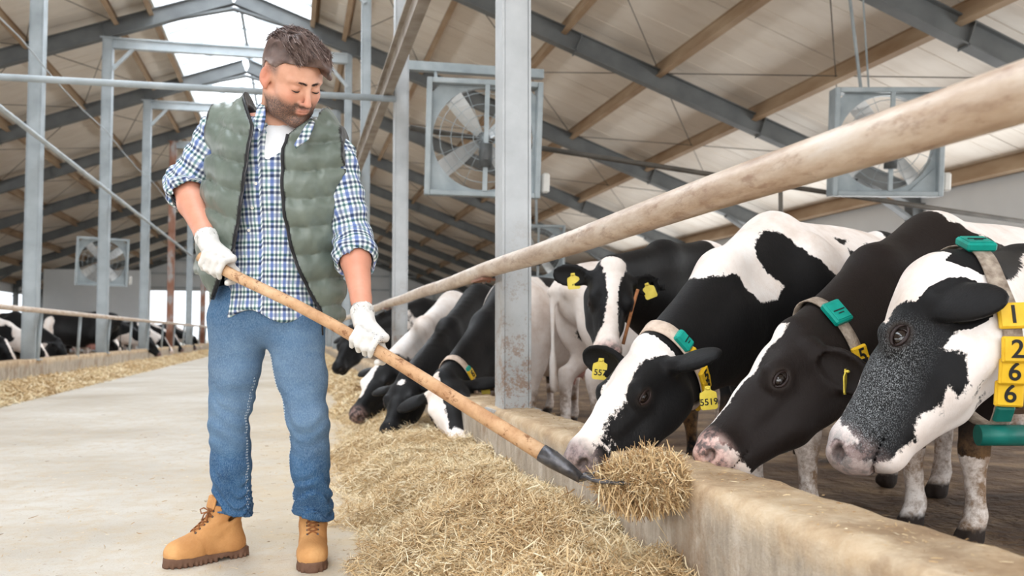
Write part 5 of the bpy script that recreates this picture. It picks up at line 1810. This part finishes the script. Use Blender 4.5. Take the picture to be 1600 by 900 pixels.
fade = np.clip(front * (.75 * np.exp(-((P[:, 2] - thz - .02) / .17) ** 2) + .45 * np.exp(-((P[:, 2] - J['knR'].z + .02) / .10) ** 2)), 0, 1)
mesh_obj('jeans', np_mesh('jeans', P, F, {'fade': fade}), M['denim'], man)
# double stitched inner seams and hem
def on_surface(gr, p, c):
    """first surface point going from p towards the limb centre c"""
    p = Vector(p); c = Vector(c); n_ = 70
    L = np.array([list(p.lerp(c, i / n_)) for i in range(n_)])
    v_ = tri_sample(gr, L); h_ = np.nonzero(v_ < 0)[0]
    return Vector(L[h_[0]]) if len(h_) else p
for (hp, kn, an, sgn) in (('hiR', 'knR', 'anR', 1), ('hiL', 'knL', 'anL', -1)):
    b = MB()
    for off in (-.35, -.46):
        for i in range(56):
            f = .16 + .80 * i / 56
            c = (J[hp].lerp(J[kn], f * 2) if f < .5 else J[kn].lerp(J[an], f * 2 - 1))
            p = on_surface(g, c + Vector((sgn * .16, off * .16, 0)), c)
            c2 = c - Vector((0, 0, .005))
            p2 = on_surface(g, c2 + Vector((sgn * .16, off * .16, 0)), c2)
            o_ = (p - c).normalized() * .0012
            if (p2 - p).length < .012: b.tube([p + o_, p2 + o_], .0011, 4)
    o = b.build('seam_stitching', M['stitch'], man); o['kind'] = 'stuff'

# ---- white t-shirt
g = SDF(axis_grid(-.25, .25, .009), axis_grid(-.25, .2, .009), axis_grid(1.1, 1.62, .008))
g.cone(J['chest'] + Vector((0, 0, .03)), J['waist'], .174, .146, .05, squash=(YA, .675))
g.cone(J['neck'] + Vector((0, 0, -.02)), J['shR'], .062, .055, .05); g.cone(J['neck'] + Vector((0, 0, -.02)), J['shL'], .062, .055, .05)
g.cone(J['neck'] + Vector((.0, -.0, .01)), J['neck'] + Vector((.0, 0, -.08)), .078, .085, .05)
nk = J['neck'] + Vector((.012, -.05, .018))
g.D = np.maximum(g.D, .8 * ((g.zs[None, None, :] - nk.z) * .94 - (g.ys[None, :, None] - nk.y) * .34 + .0 * g.xs[:, None, None]).astype(np.float32))
P, F = g.mesh('t'); P = relax(P, F, 2, .4)
mesh_obj('t_shirt', np_mesh('t_shirt', P, F), M['tee'], man)

# ---- shirt
zof = lambda py: mp(430, py, 3.1).z
xof = lambda px: mp(px, 300, 3.12).x
g = SDF(axis_grid(-.50, .42, .0078), axis_grid(-.34, .26, .0085), axis_grid(zof(505), zof(150), .0078))
g.cone(J['chest'] + Vector((0, 0, .03)), J['waist'] + Vector((0, 0, .02)), .184, .158, .05, squash=(YA, .70))
g.cone(J['waist'] + Vector((0, 0, .02)), mp(428, 500, 3.26), .158, .185, .04, squash=(YA, .74))
g.cone(J['neck'] + Vector((0, 0, -.03)), J['shR'] + Vector((.0, 0, .0)), .07, .066, .05); g.cone(J['neck'] + Vector((0, 0, -.03)), J['shL'], .07, .066, .05)
def sleeve(a, b, c, r0, r1, ext):
    g.cone(J[a], J[b], r0, r1, .035)
    e = J[b].lerp(J[c], ext)
    g.cone(J[b], e, r1, r1 * .97, .02)
    return e
eR = sleeve('shR', 'elR', 'wrR', .078, .068, .06)
eL = sleeve('shL', 'elL', 'wrL', .078, .066, .26)
for (e, b, c) in ((eR, 'elR', 'wrR'), (eL, 'elL', 'wrL')):      # rolled cuffs
    ax = (J[c] - J[b]).normalized()
    g.cone(e - ax * .048, e - ax * .006, .069, .077, .006)
    g.cone(e - ax * .016, e + ax * .004, .074, .072, .004)
X, Y, Z = g.xs[:, None, None], g.ys[None, :, None], g.zs[None, None, :]
wr = .0055 * vnoise(X * 8, Y * 8, Z * 11) + .004 * np.sin(85 * (Z + .55 * X) + 8 * vnoise(X * 5, Y * 5, Z * 5)) * (.35 + .65 * (np.abs(X) > .2)) + .0022 * vnoise(X * 28, Y * 28, Z * 28)
g.D = g.D + wr.astype(np.float32)
hem = zof(494) + .022 * np.cos((X - xof(385)) * 26) * (Y < .02) * ss_(-.2, -.1, X) 
body_zone = (np.abs(X) < .30)
g.D = np.where(body_zone & (Z < zof(430)), np.maximum(g.D, (hem - Z).astype(np.float32)), g.D)
# open ends of the sleeves and the open neck
for (e, b, c) in ((eR, 'elR', 'wrR'), (eL, 'elL', 'wrL')):
    ax = (J[c] - J[b]).normalized()
    g.cone(e - ax * .012, e + ax * .06, .057, .060, .004, 'sub')
tri = [mp(*p) for p in ((417, 176, 3.1), (478, 190, 3.1), (462, 222, 3.1), (412, 250, 3.1))]
pv = poly_sd(X + 0 * Z, Z + 0 * X, [(p.x, p.z) for p in tri])
g.D = np.where(Y + 0 * X + 0 * Z < .0, np.maximum(g.D, pv.astype(np.float32)), g.D)
g.D = np.maximum(g.D, (.9 * ((Z - J['neck'].z - .055) - (Y - J['neck'].y) * .25)).astype(np.float32) * np.ones_like(g.D))
P, F = g.mesh('s'); P = relax(P, F, 1, .4)
pu = np.arctan2(P[:, 0] - J['waist'].x, -(P[:, 1] - J['waist'].y)) * .17
pvv = P[:, 2] + .0
placket = P[:, 0] < xof(408)
pvv = pvv + np.where(placket, .013, 0)
def limb_uv(a, b, c):
    best = np.full(len(P), 9.); U = np.zeros(len(P)); Vv = np.zeros(len(P)); off = 0
    for (p, q_) in ((J[a], J[b]), (J[b], J[c])):
        ax = q_ - p; L = ax.length; ax = ax.normalized()
        d = P - np.array(p); tt = d @ np.array(ax)
        r_ = d - tt[:, None] * np.array(ax)
        rr = np.linalg.norm(r_, axis=1) + np.maximum(0, tt - L) + np.maximum(0, -tt)
        s1 = Vector((0, 1, 0)); s1 = (s1 - ax * s1.dot(ax)).normalized(); s2 = ax.cross(s1)
        ang = np.arctan2(r_ @ np.array(s2), -(r_ @ np.array(s1)))
        m_ = rr < best
        best = np.where(m_, rr, best); U = np.where(m_, ang * .072, U); Vv = np.where(m_, tt + off, Vv); off += L
    return best, U, Vv
for (a, b, c, sx) in (('shR', 'elR', 'wrR', -1), ('shL', 'elL', 'wrL', 1)):
    r_, U, Vv = limb_uv(a, b, c)
    t0 = (P - np.array(J[a])) @ np.array((J[b] - J[a]).normalized())
    m_ = (r_ < .105) & (t0 > -.01) & (P[:, 0] * sx > (J[a].x * sx - .005))
    pu = np.where(m_, U, pu); pvv = np.where(m_, Vv, pvv)
mesh_obj('shirt', np_mesh('shirt', P, F, {'pu': pu, 'pv': pvv}), M['plaid'], man)
shirt_g = g
# shirt buttons down the placket
for py in (262, 287, 325, 360, 400, 437):
    px = 404 + (py - 262) * -.15
    p0_ = mp(px, py, 2.8); p1_ = mp(px, py, 3.3)
    p = on_surface(g, p0_, p1_)
    b = MB().tube([p + Vector((0, .001, 0)), p + Vector((0, -.0045, 0))], .0055, 12)
    b.build('button', M['button'], man)
# shirt collar leaves
for side in (-1, 1):
    if side < 0: cs = [mp(411, 158, 3.17), mp(412, 168, 3.10), mp(412, 184, 3.06), mp(410, 202, 3.045)]
    else: cs = [mp(487, 186, 3.10), mp(478, 198, 3.04), mp(470, 212, 3.02), mp(460, 226, 3.015)]
    b = MB(); vs = []
    wds = (.012, .022, .027, .006)
    for p, w_ in zip(cs, wds):
        o_ = Vector((side * -.5, -.3, 0)) * 0
        vs += [p + Vector((-side * w_ * .2, 0, .0)), p + Vector((side * w_, -.010, -.012)), p + Vector((side * w_, -.004, -.014)), p + Vector((-side * w_ * .2, .006, 0))]
    fs = []
    for i in range(3):
        for k in range(4):
            k2 = (k + 1) % 4
            fs.append((4 * i + k, 4 * i + 4 + k, 4 * i + 4 + k2, 4 * i + k2))
    fs += [(0, 1, 2, 3), (12, 15, 14, 13)]
    b.add(vs, fs, 0, True)
    me = b.mesh('shirt_collar')
    for nm, ix in (('pu', 0), ('pv', 2)):
        a_ = me.attributes.new(nm, 'FLOAT', 'POINT'); a_.data.foreach_set('value', [v_.co[ix] for v_ in me.vertices])
    mesh_obj('shirt_collar', me, M['plaid'], man)

# ---- quilted vest
def pl(z, pts):
    zs = [zof(p[1]) for p in pts][::-1]; xs = [xof(p[0]) for p in pts][::-1]
    return np.interp(z, zs, xs)
LZ = [(372, 110), (377, 146), (384, 162), (402, 200), (393, 255), (383, 320), (366, 395), (345, 430), (326, 468)]
RZ = [(520, 110), (496, 172), (480, 190), (456, 214), (449, 235), (447, 290), (450, 340), (460, 400), (480, 450), (506, 508)]
g = SDF(axis_grid(-.33, .33, .0068), axis_grid(-.30, .26, .0075), axis_grid(zof(512), zof(118), .0068))
def vest_body(gr, e):
    gr.cone(mp(438, 240, 3.22), mp(434, 300, 3.24), .212 + e, .222 + e, .05, squash=(YA, .72))
    gr.cone(mp(434, 300, 3.24), mp(426, 400, 3.27), .222 + e, .226 + e, .05, squash=(YA, .70))
    gr.cone(mp(426, 400, 3.27), mp(424, 500, 3.28), .226 + e, .234 + e, .05, squash=(YA, .70))
    gr.cone(J['neck'] + Vector((-.01, .02, -.02)), J['shR'] + Vector((.0, 0, .006)), .078 + e, .076 + e, .05)
    gr.cone(J['neck'] + Vector((.01, .02, -.02)), J['shL'] + Vector((.0, 0, .006)), .078 + e, .076 + e, .05)
vest_body(g, .019)
# standing collar
cb = J['neck'] + Vector((.0, .025, -.02)); ct = mp(440, 152, 3.20)
g.cone(cb, ct + Vector((.0, .01, .0)), .100, .122, .03)
X, Y, Z = g.xs[:, None, None], g.ys[None, :, None], g.zs[None, None, :]
xc = .5 * (pl(Z, LZ) + pl(Z, RZ))
sd_ = np.where(X < xc, Z + .26 * (X - xc) + .6 * np.clip(X - xc + .13, -1, 0) * .4, Z + .03 * (X - xc) - .30 * np.clip(X - xc - .14, 0, 1))
sp = .092
ph = (sd_ - zof(225)) / sp
puff = np.sqrt(np.abs(np.sin(np.pi * ph)) + .02)
rip = .0022 * np.sin(X * 130 + 5 * vnoise(X * 9, Y * 9, Z * 6) + Z * 20) * (1 - puff ** 3) * 2.0
colz = ss_(zof(196), zof(180), Z)
g.D = g.D - (.020 * (puff - .55) * (1 - .75 * colz) + rip + .004 * vnoise(X * 14, Y * 14, Z * 14)).astype(np.float32)
inner = SDF(g.xs, g.ys, g.zs)
vest_body(inner, -.014)
inner.cone(cb - Vector((0, 0, .04)), ct + Vector((0, .01, .0)), .078, .102, .02)
inner.cone(ct, ct + Vector((0, .01, .12)), .102, .13, .02)
g.D = np.maximum(g.D, -(inner.D))
# front opening
xl = pl(Z, LZ); xr = pl(Z, RZ)
op = np.minimum(X - xl, xr - X)
frontm = (Y + 0 * X + 0 * Z) < (.045)
g.D = np.where(frontm, np.maximum(g.D, op.astype(np.float32)), g.D)
# collar top, hem, armholes
ctz = zof(150) + .0
topcut = (Z - (zof(138) + .40 * (Y + .02) - .62 * np.clip(X - xof(425), 0, 1) + .075))
g.D = np.where(np.abs(X - J['neck'].x) < .16, np.maximum(g.D, (.9 * topcut).astype(np.float32)), g.D)
hz_l = np.interp(g.xs, [xof(300), xof(326), xof(345)], [zof(425), zof(470), zof(470)])
hz_r = np.interp(g.xs, [xof(490), xof(506), xof(538)], [zof(505), zof(508), zof(488)])
hemv = np.where(g.xs < xof(430), hz_l, hz_r)[:, None, None]
g.D = np.maximum(g.D, (hemv - Z).astype(np.float32) * np.ones_like(g.D))
arm_cut = []
for (a, b, sx) in (('shR', 'elR', -1), ('shL', 'elL', 1)):
    ax = (J[b] - J[a]).normalized(); ax2 = Vector((sx, 0, .12)).normalized()
    st = J[a] + Vector((sx * (.040 if sx < 0 else .052), 0, -.015))
    ed = J[a] + ax2 * .3
    # cutting plane facing outward, plus a bore for the sleeve
    dpl = (X - st.x) * ax2.x + (Y - st.y) * ax2.y + (Z - st.z) * ax2.z
    lim = (np.abs(Z - J[a].z + .04) < (.24 if sx < 0 else .9))
    g.D = np.where(lim, np.maximum(g.D, dpl.astype(np.float32)), g.D)
    arm_cut.append((st, ax2))
    g.cone(J[a] - Vector((-sx * .03, 0, .05)), J[b], .066, .066, .01, 'sub')
P, F = g.mesh('v'); P = relax(P, F, 1, .35)
px_, py_, pz_ = P.T
xl = pl(pz_, LZ); xr = pl(pz_, RZ)
trim = np.zeros(len(P))
fr = py_ < .02
trim = np.where(fr & ((np.abs(px_ - xl) < .0075) | (np.abs(px_ - xr) < .0075)), 1, trim)
for (st, ax2), s_ in zip(arm_cut, (-1, 1)):
    dpl = (P - np.array(st)) @ np.array(ax2)
    trim = np.where((dpl > -.008) & (np.abs(pz_ - st.z + .02) < .20), 1, trim)
tz = pz_ - (zof(138) + .40 * (py_ + .02) - .62 * np.clip(px_ - xof(425), 0, 1) + .075)
trim = np.where((tz > -.004) & (np.abs(px_ - J['neck'].x) < .15), .8, trim)
insd = tri_sample(inner, P) < .004
trim = np.where(insd, 1, trim)
mesh_obj('vest', np_mesh('vest', P, F, {'trim': trim}), M['vest'], man)
vest_g = g
# zips
for nm, ZZ, ya, yb in (('zip', LZ, 150, 462), ('zip', RZ, 214, 500)):
    pts = []
    for py in np.linspace(ya, yb, 26):
        z = zof(py); x = float(pl(z, ZZ)) + (-.004 if ZZ is LZ else .004)
        p = on_surface(g, Vector((x, -.34, z)), Vector((x, .05, z)))
        if abs(p.y + .34) > .01 and (not pts or abs(p.y - pts[-1].y) < .06): pts.append(p + Vector((.003 if ZZ is LZ else -.003, -.001, 0)))
    MB().tube(pts, .0058, 8).build('zip', M['black_cloth'], man)
    MB().tube([p + Vector((.004 if ZZ is LZ else -.004, -.003, 0)) for p in pts], .0016, 5).build('zip_teeth', M['fork_steel'], man)
p = mp(503, 500, 3.07)
MB().tube([p, p + Vector((.004, -.004, -.05))], .003, 6).build('zip_pull', M['black_cloth'], man)

# ---- boots
def boot(origin, ang):
    root = empty('boot', origin, ang, man)
    gs = .0052
    g = SDF(axis_grid(-.14, .24, gs), axis_grid(-.09, .09, gs), axis_grid(-.005, .235, gs))
    g.ell((.118, 0, .045), (.078, .050, .046), k=.02)
    g.ell((.150, 0, .046), (.052, .047, .042), k=.02)
    g.cone((.10, 0, .055), (.02, 0, .115), .046, .050, .03, squash=(YA, .95))
    g.ell((-.035, 0, .050), (.062, .044, .055), k=.02)
    g.cone((-.022, 0, .09), (-.018, 0, .205), .055, .060, .025, squash=(YA, .86))
    g.cone((.05, 0, .05), (-.03, 0, .05), .045, .045, .02)
    g.D = np.maximum(g.D, (.028 - g.zs)[None, None, :].astype(np.float32) * np.ones_like(g.D))
    g.D = np.maximum(g.D, ((g.zs[None, None, :] - .19 - .22 * g.xs[:, None, None])).astype(np.float32) * .95 * np.ones_like(g.D))
    g.cone((-.020, 0, .15), (-.018, 0, .27), .044, .050, .004, 'sub')
    X, Y, Z = g.xs[:, None, None], g.ys[None, :, None], g.zs[None, None, :]
    # stitched toe cap line and vamp seam
    g.D = g.D + (.0022 * np.exp(-((X - .092 + .25 * np.abs(Y) - .3 * (Z - .06)) / .0035) ** 2) + .002 * np.exp(-((X + .004 - .35 * (Z - .05)) / .0035) ** 2) * (Z < .11) + .0012 * vnoise(X * 40, Y * 40, Z * 40)
                 + .003 * np.sin(Z * 150 + 4 * X * 20) * ss_(.11, .13, Z) * ss_(.19, .16, Z)).astype(np.float32)
    P, F = g.mesh('boot'); P = relax(P, F, 1, .35)
    mesh_obj('boot_upper', np_mesh('boot_upper', P, F), M['nubuck'], root)
    # sole with cleats
    gs = .005
    s2 = SDF(axis_grid(-.12, .24, gs), axis_grid(-.08, .08, gs), axis_grid(-.008, .045, gs))
    X, Y, Z = s2.xs[:, None, None], s2.ys[None, :, None], s2.zs[None, None, :]
    hw = np.interp(s2.xs, [-.10, -.07, -.02, .04, .11, .16, .19, .205], [.024, .040, .042, .041, .052, .049, .034, .012])[:, None, None]
    d = np.maximum(np.abs(Y) - hw, np.maximum(np.abs(Z - .018) - .0175, np.maximum(X - .205, -.102 - X)))
    arch = np.maximum(.010 - Z * 1.0, np.abs(X + .002) - .022)
    d = np.maximum(d, -np.maximum(Z - .011, np.abs(X - .0) - .026))
    d = d + .003 * (Z < .016) * (np.abs(Y) > hw - .012) * np.sign(np.sin(X * 330))
    s2.D = (d * np.ones_like(s2.D)).astype(np.float32)
    P, F = s2.mesh('sole'); P = relax(P, F, 1, .3)
    mesh_obj('sole', np_mesh('sole', P, F), M['sole'], root)
    # padded dark collar
    b = MB()
    pts = [(-.019 + .054 * math.cos(a), .047 * math.sin(a), .186 + .22 * (-.019 + .054 * math.cos(a))) for a in np.linspace(math.radians(50), math.radians(310), 22)]
    b.tube(pts, .0075, 8).build('padded_cuff', M['black_cloth'], root)
    # tongue
    MB().box((.034, 0, .205), (.012, .056, .05), Matrix.Rotation(-.25, 3, 'Y'), 0, .005).build('tongue', M['nubuck'], root)
    # eyelets and laces
    def surf(x0, y0, z0, dx, dz):
        return on_surface(g, Vector((x0 + dx, y0, z0 + dz)), Vector((x0 - dx * .6, y0, z0 - dz * .6)))
    rows = []
    for i in range(6):
        t_ = i / 5
        x0 = .088 - .062 * t_; z0 = .086 + .088 * t_
        dx, dz = (.05, .09) if t_ < .6 else (.1, .02)
        L_ = surf(x0, .017 + .004 * t_, z0, dx, dz); R_ = surf(x0, -.017 - .004 * t_, z0, dx, dz)
        rows.append((L_, R_))
        for e in (L_, R_):
            MB().tube([e + Vector((-.001, 0, -.001)), e + Vector((.0022, 0, .0022))], .0042, 10).build('eyelet', M['fork_steel'], root)
    for i in range(5):
        for a_, b_ in ((rows[i][0], rows[i + 1][1]), (rows[i][1], rows[i + 1][0])):
            m_ = (a_ + b_) / 2 + Vector((.007, 0, .006))
            MB().tube([a_ + Vector((.002, 0, .002)), a_.lerp(m_, .6) + Vector((.002, 0, .002)), m_, b_.lerp(m_, .6) + Vector((.002, 0, .002)), b_ + Vector((.002, 0, .002))], .0026, 6).build('lace', M['lace'], root)
    c = (rows[5][0] + rows[5][1]) / 2 + Vector((.008, 0, .0))
    for sy in (-1, 1):
        MB().tube([c, c + Vector((.012, sy * .016, .010)), c + Vector((.016, sy * .036, .002)), c + Vector((.014, sy * .030, -.012)), c + Vector((.006, sy * .004, -.004))], .0026, 6).build('lace_loop', M['lace'], root)
        MB().tube([c, c + Vector((.012, sy * .012, -.012)), c + Vector((.018, sy * .020, -.035))], .0024, 6).build('lace_end', M['lace'], root)
    return root
def boot_at(heel, toe):
    a = mp(*heel); b = mp(*toe); a.z = b.z = 0
    d = (b - a).normalized()
    return boot((a + d * .10), math.atan2(d.y, d.x))
b1 = boot_at((384, 868, 3.395), (287, 880, 3.235))
b2 = boot_at((489, 868, 3.42), (487, 892, 3.10))
# move the boots under the trouser legs
for bt, an in ((b1, 'anR'), (b2, 'anL')):
    pass

# ---- gloves and fork
HPTS = [(312, 401, 3.075), (338, 415, 3.06), (365, 430, 3.04), (412, 452, 3.005), (460, 475, 2.97), (520, 507, 2.92), (575, 539, 2.88), (620, 566, 2.845), (700, 616, 2.785), (780, 666, 2.72), (862, 717, 2.66)]
hp = [at(*p) for p in HPTS]
fork = empty('pitchfork', at(862, 717, 2.66))
tag(fork, 'hay fork with a peeled wooden handle, held by the man across his body', 'fork')
fk = lambda o: child(o, fork)
fk(MB().tube(hp, [.017, .0185, .0185, .0182, .018, .0185, .019, .0195, .021, .0225, .024], 18).build('handle', M['wood']))
e0 = hp[-1]; fa = (hp[-1] - hp[-2]).normalized()
f1 = at(884, 731, 2.64); f2 = at(908, 748, 2.62)
fk(MB().tube([e0 - fa * .035, e0 + fa * .005, f1, f2], [.0258, .0262, .0215, .014], 18).build('ferrule', M['fork_steel']))
rt = MB().tube([e0.lerp(f1, .3) + UP * .024, e0.lerp(f1, .3) + UP * .029], .005, 10).build('rivet', M['fork_steel']); fk(rt)
HC = at(1000, 745, 2.53)      # middle of the forkful
lat_ = FWD.copy(); lat_.z = 0; lat_.normalize()
dirn = (at(1050, 768, 2.47) - f2).normalized()
for i in range(5):
    q_ = (i - 2) * .045
    p0_ = f2; p1_ = f2 + dirn * .03 + lat_ * q_ * .6 + UP * .008; p2_ = f2 + dirn * .09 + lat_ * q_ * .8 + UP * .012; p3_ = f2 + dirn * .16 + lat_ * q_ * .8 + UP * .018; p4_ = f2 + dirn * .22 + lat_ * q_ * .8 + UP * .035
    pts = [p0_, p0_.lerp(p1_, .6) + UP * .006, p1_, p1_.lerp(p2_, .5) - UP * .002, p2_, p3_, p4_]
    fk(MB().tube(pts, [.010, .007, .006, .006, .0058, .0052, .002], 8).build('tine', M['fork_steel']))
# ring clip seen at the neck of the fork
c_ = at(938, 742, 2.58)
fk(MB().tube([c_ + (RIGHT * math.cos(a) * .022 + UP * math.sin(a) * .010) for a in np.linspace(0, 5.4, 14)], .0035, 6).build('neck_wire', M['fork_steel']))

def glove(name, center, axis, wrist, sgn, arm_dir, fingerlen=1.0):
    """hand closed round the handle; fingers go over the front and under"""
    c = MINV @ (center - MO); h = (MINV.to_3x3() @ axis).normalized()
    w = wrist
    top = (w - c); top = (top - h * top.dot(h)).normalized()
    fr_ = h.cross(top)
    if fr_.y > 0: fr_ = -fr_
    lo = np.minimum(np.array(c), np.array(w)) - .095; hi = np.maximum(np.array(c), np.array(w)) + .095
    g = SDF(*[axis_grid(lo[i], hi[i], .0042) for i in range(3)])
    R = .0315
    def ring(th, s, r=R):
        a = math.radians(th); return c + h * s + (top * math.cos(a) + fr_ * math.sin(a)) * r
    ks = []
    for i in range(4):
        s = (i - 1.5) * .0238
        ln = (.92, 1.0, 1.0, .86)[i]
        rad = (.0108, .0114, .0115, .0102)[i]
        a_ = ring(8, s * 1.05, R + .014); b_ = ring(78 * ln, s, R + .009); d_ = ring(142 * ln, s, R + .001); e_ = ring(205 * ln, s, R - .002)
        g.cone(a_, b_, rad * 1.12, rad * 1.05, .004); g.cone(b_, d_, rad * 1.05, rad, .004); g.cone(d_, e_, rad, rad * .88, .004)
        ks.append(a_)
    # palm and back of the hand
    for k_ in ks: g.cone(w.lerp(c + top * R, .22), k_, .024, .0130, .010)
    g.cone(w.lerp(c, .2), ring(-18, 0, R + .008), .026, .026, .02)
    # heel of the palm
    g.cone(ring(-45, -.02, R + .010), ring(-45, .02, R + .010), .016, .017, .015)
    # thumb: leaves the side of the palm, lies along and behind the handle
    tb = w.lerp(c, .38) + h * .028
    t1 = ring(-62, .050, R + .012); t2 = ring(-105, .062, R + .006); t3 = ring(-150, .060, R + .002)
    g.cone(tb, t1, .018, .0135, .012); g.cone(t1, t2, .0135, .0125, .005); g.cone(t2, t3, .0125, .0105, .005)
    # cuff
    ad = arm_dir.normalized()
    g.cone(w + ad * .012, w - ad * .036, .034, .040, .008)
    X, Y, Z = g.xs[:, None, None], g.ys[None, :, None], g.zs[None, None, :]
    g.D = g.D + (.0012 * vnoise(X * 60, Y * 60, Z * 60)).astype(np.float32)
    g.cone(w - ad * .026, w - ad * .08, .0345, .037, .002, 'sub')
    P, F = g.mesh('g'); P = relax(P, F, 1, .35)
    o = mesh_obj('glove', np_mesh('glove', P, F), M['glove'], man)
    return g, ring, h, top, fr_, c, o
aR = (hp[2] - hp[0]).normalized(); aL = (hp[7] - hp[5]).normalized()
gR = glove('glove', at(338, 415, 3.06), aR, J['wrR'], 1, (J['wrR'] - J['elR']))
gL = glove('glove', at(573, 537, 2.88), aL, J['wrL'] + Vector((.0, 0, -.012)), 1, (J['wrL'] - J['elL']))
# blue grip dots on the palm side of the left glove
g_, ring, h_, top_, fr2, c_, o_ = gL
b = MB(); rs = np.random.RandomState(2)
for i in range(9):
    for j in range(10):
        p0_ = mp(577 + i * 2.5 + (j % 2) * 1.2, 520 + j * 3.0, 2.7); p1_ = mp(577 + i * 2.5 + (j % 2) * 1.2, 520 + j * 3.0, 3.1)
        if i - j * .2 < 1.2: continue
        p = on_surface(g_, p0_, p1_)
        if p is p0_ or (p - p0_).length < .01: continue
        b.ball(p, .0016, 6, 4)
o = b.build('grip_dots', M['dots'], gL[6]); o['kind'] = 'stuff'

# ---- forkful of hay
rs = np.random.RandomState(21)
core = SDF(*[axis_grid(HC[i] - .26, HC[i] + .26, .009) for i in range(3)])
for (px, py, d, r) in ((952, 754, 2.58, .036), (985, 748, 2.54, .050), (1020, 746, 2.48, .056), (1042, 760, 2.43, .042), (985, 768, 2.53, .036), (1048, 742, 2.43, .038), (1015, 728, 2.49, .034)):
    core.ell(at(px, py, d), (r, r * 1.15, r * .85), k=.03)
X, Y, Z = core.xs[:, None, None], core.ys[None, :, None], core.zs[None, None, :]
core.D = core.D + (.012 * vnoise(X * 18, Y * 18, Z * 18) + .008 * vnoise(X * 50, Y * 50, Z * 50)).astype(np.float32)
P, F = core.mesh('c')
load = empty('forkful', HC)
tag(load, 'clump of hay lifted on the fork in front of the cow', 'hay', kind='stuff')
child(mesh_obj('hay_core', np_mesh('hay_core', P, F), M['bank']), load)['kind'] = 'stuff'
n = 6000
ix = rs.randint(0, len(P), n)
Pc = P[ix] + rs.randn(n, 3) * .006
out = Pc - np.array(HC); out /= np.linalg.norm(out, axis=1)[:, None]
dd = rs.randn(n, 3) * .75 + out * .35 + np.array([.25, 0, -.25]); dd /= np.linalg.norm(dd, axis=1)[:, None]
V_, F_, T_ = ribbons(n, Pc + out * .006, dd, .018 + .075 * rs.rand(n) ** 2, .0016 + .0032 * rs.rand(n) ** 2, np.clip(.45 + .25 * rs.randn(n), 0, 1), rs=rs, segs=4, bend=.5)
child(mesh_obj('hay_strands', np_mesh('hay_strands', V_, F_, {'tone': T_}, smooth=False), M['straw']), load)['kind'] = 'stuff'
# drooping and long stalks
n = 420
Pc = np.array([list(at(935 + 125 * a, 772 + 20 * math.sin(a * 3.1) * 1.0, 2.58 - .16 * a + .04 * b_)) for a, b_ in zip(rs.rand(n), rs.randn(n))])
dd = np.tile([[.12, 0, -1.0]], (n, 1)) + rs.randn(n, 3) * .38; dd /= np.linalg.norm(dd, axis=1)[:, None]
V_, F_, T_ = ribbons(n, Pc, dd, .04 + .05 * rs.rand(n), .0018 + .003 * rs.rand(n), np.clip(.38 + .25 * rs.randn(n), 0, 1), rs=rs, segs=4)
child(mesh_obj('hanging_wisps', np_mesh('hanging_wisps', V_, F_, {'tone': T_}, smooth=False), M['straw']), load)['kind'] = 'stuff'
for (a_, b_, w_) in (((985, 758, 2.46), (1043, 842, 2.40), .0045), ((936, 728, 2.55), (938, 772, 2.55), .007), ((1028, 722, 2.42), (1040, 762, 2.40), .009), ((912, 752, 2.60), (900, 790, 2.60), .003), ((1050, 700, 2.44), (1072, 740, 2.44), .003)):
    p0_ = at(*a_); p1_ = at(*b_)
    child(MB().tube([p0_, p0_.lerp(p1_, .5) + RIGHT * .004, p1_], [w_ * .6, w_ * .5, w_ * .2], 6, flat=.35).build('stalk', M['husk'] if 'husk' in M else M['straw']), load)
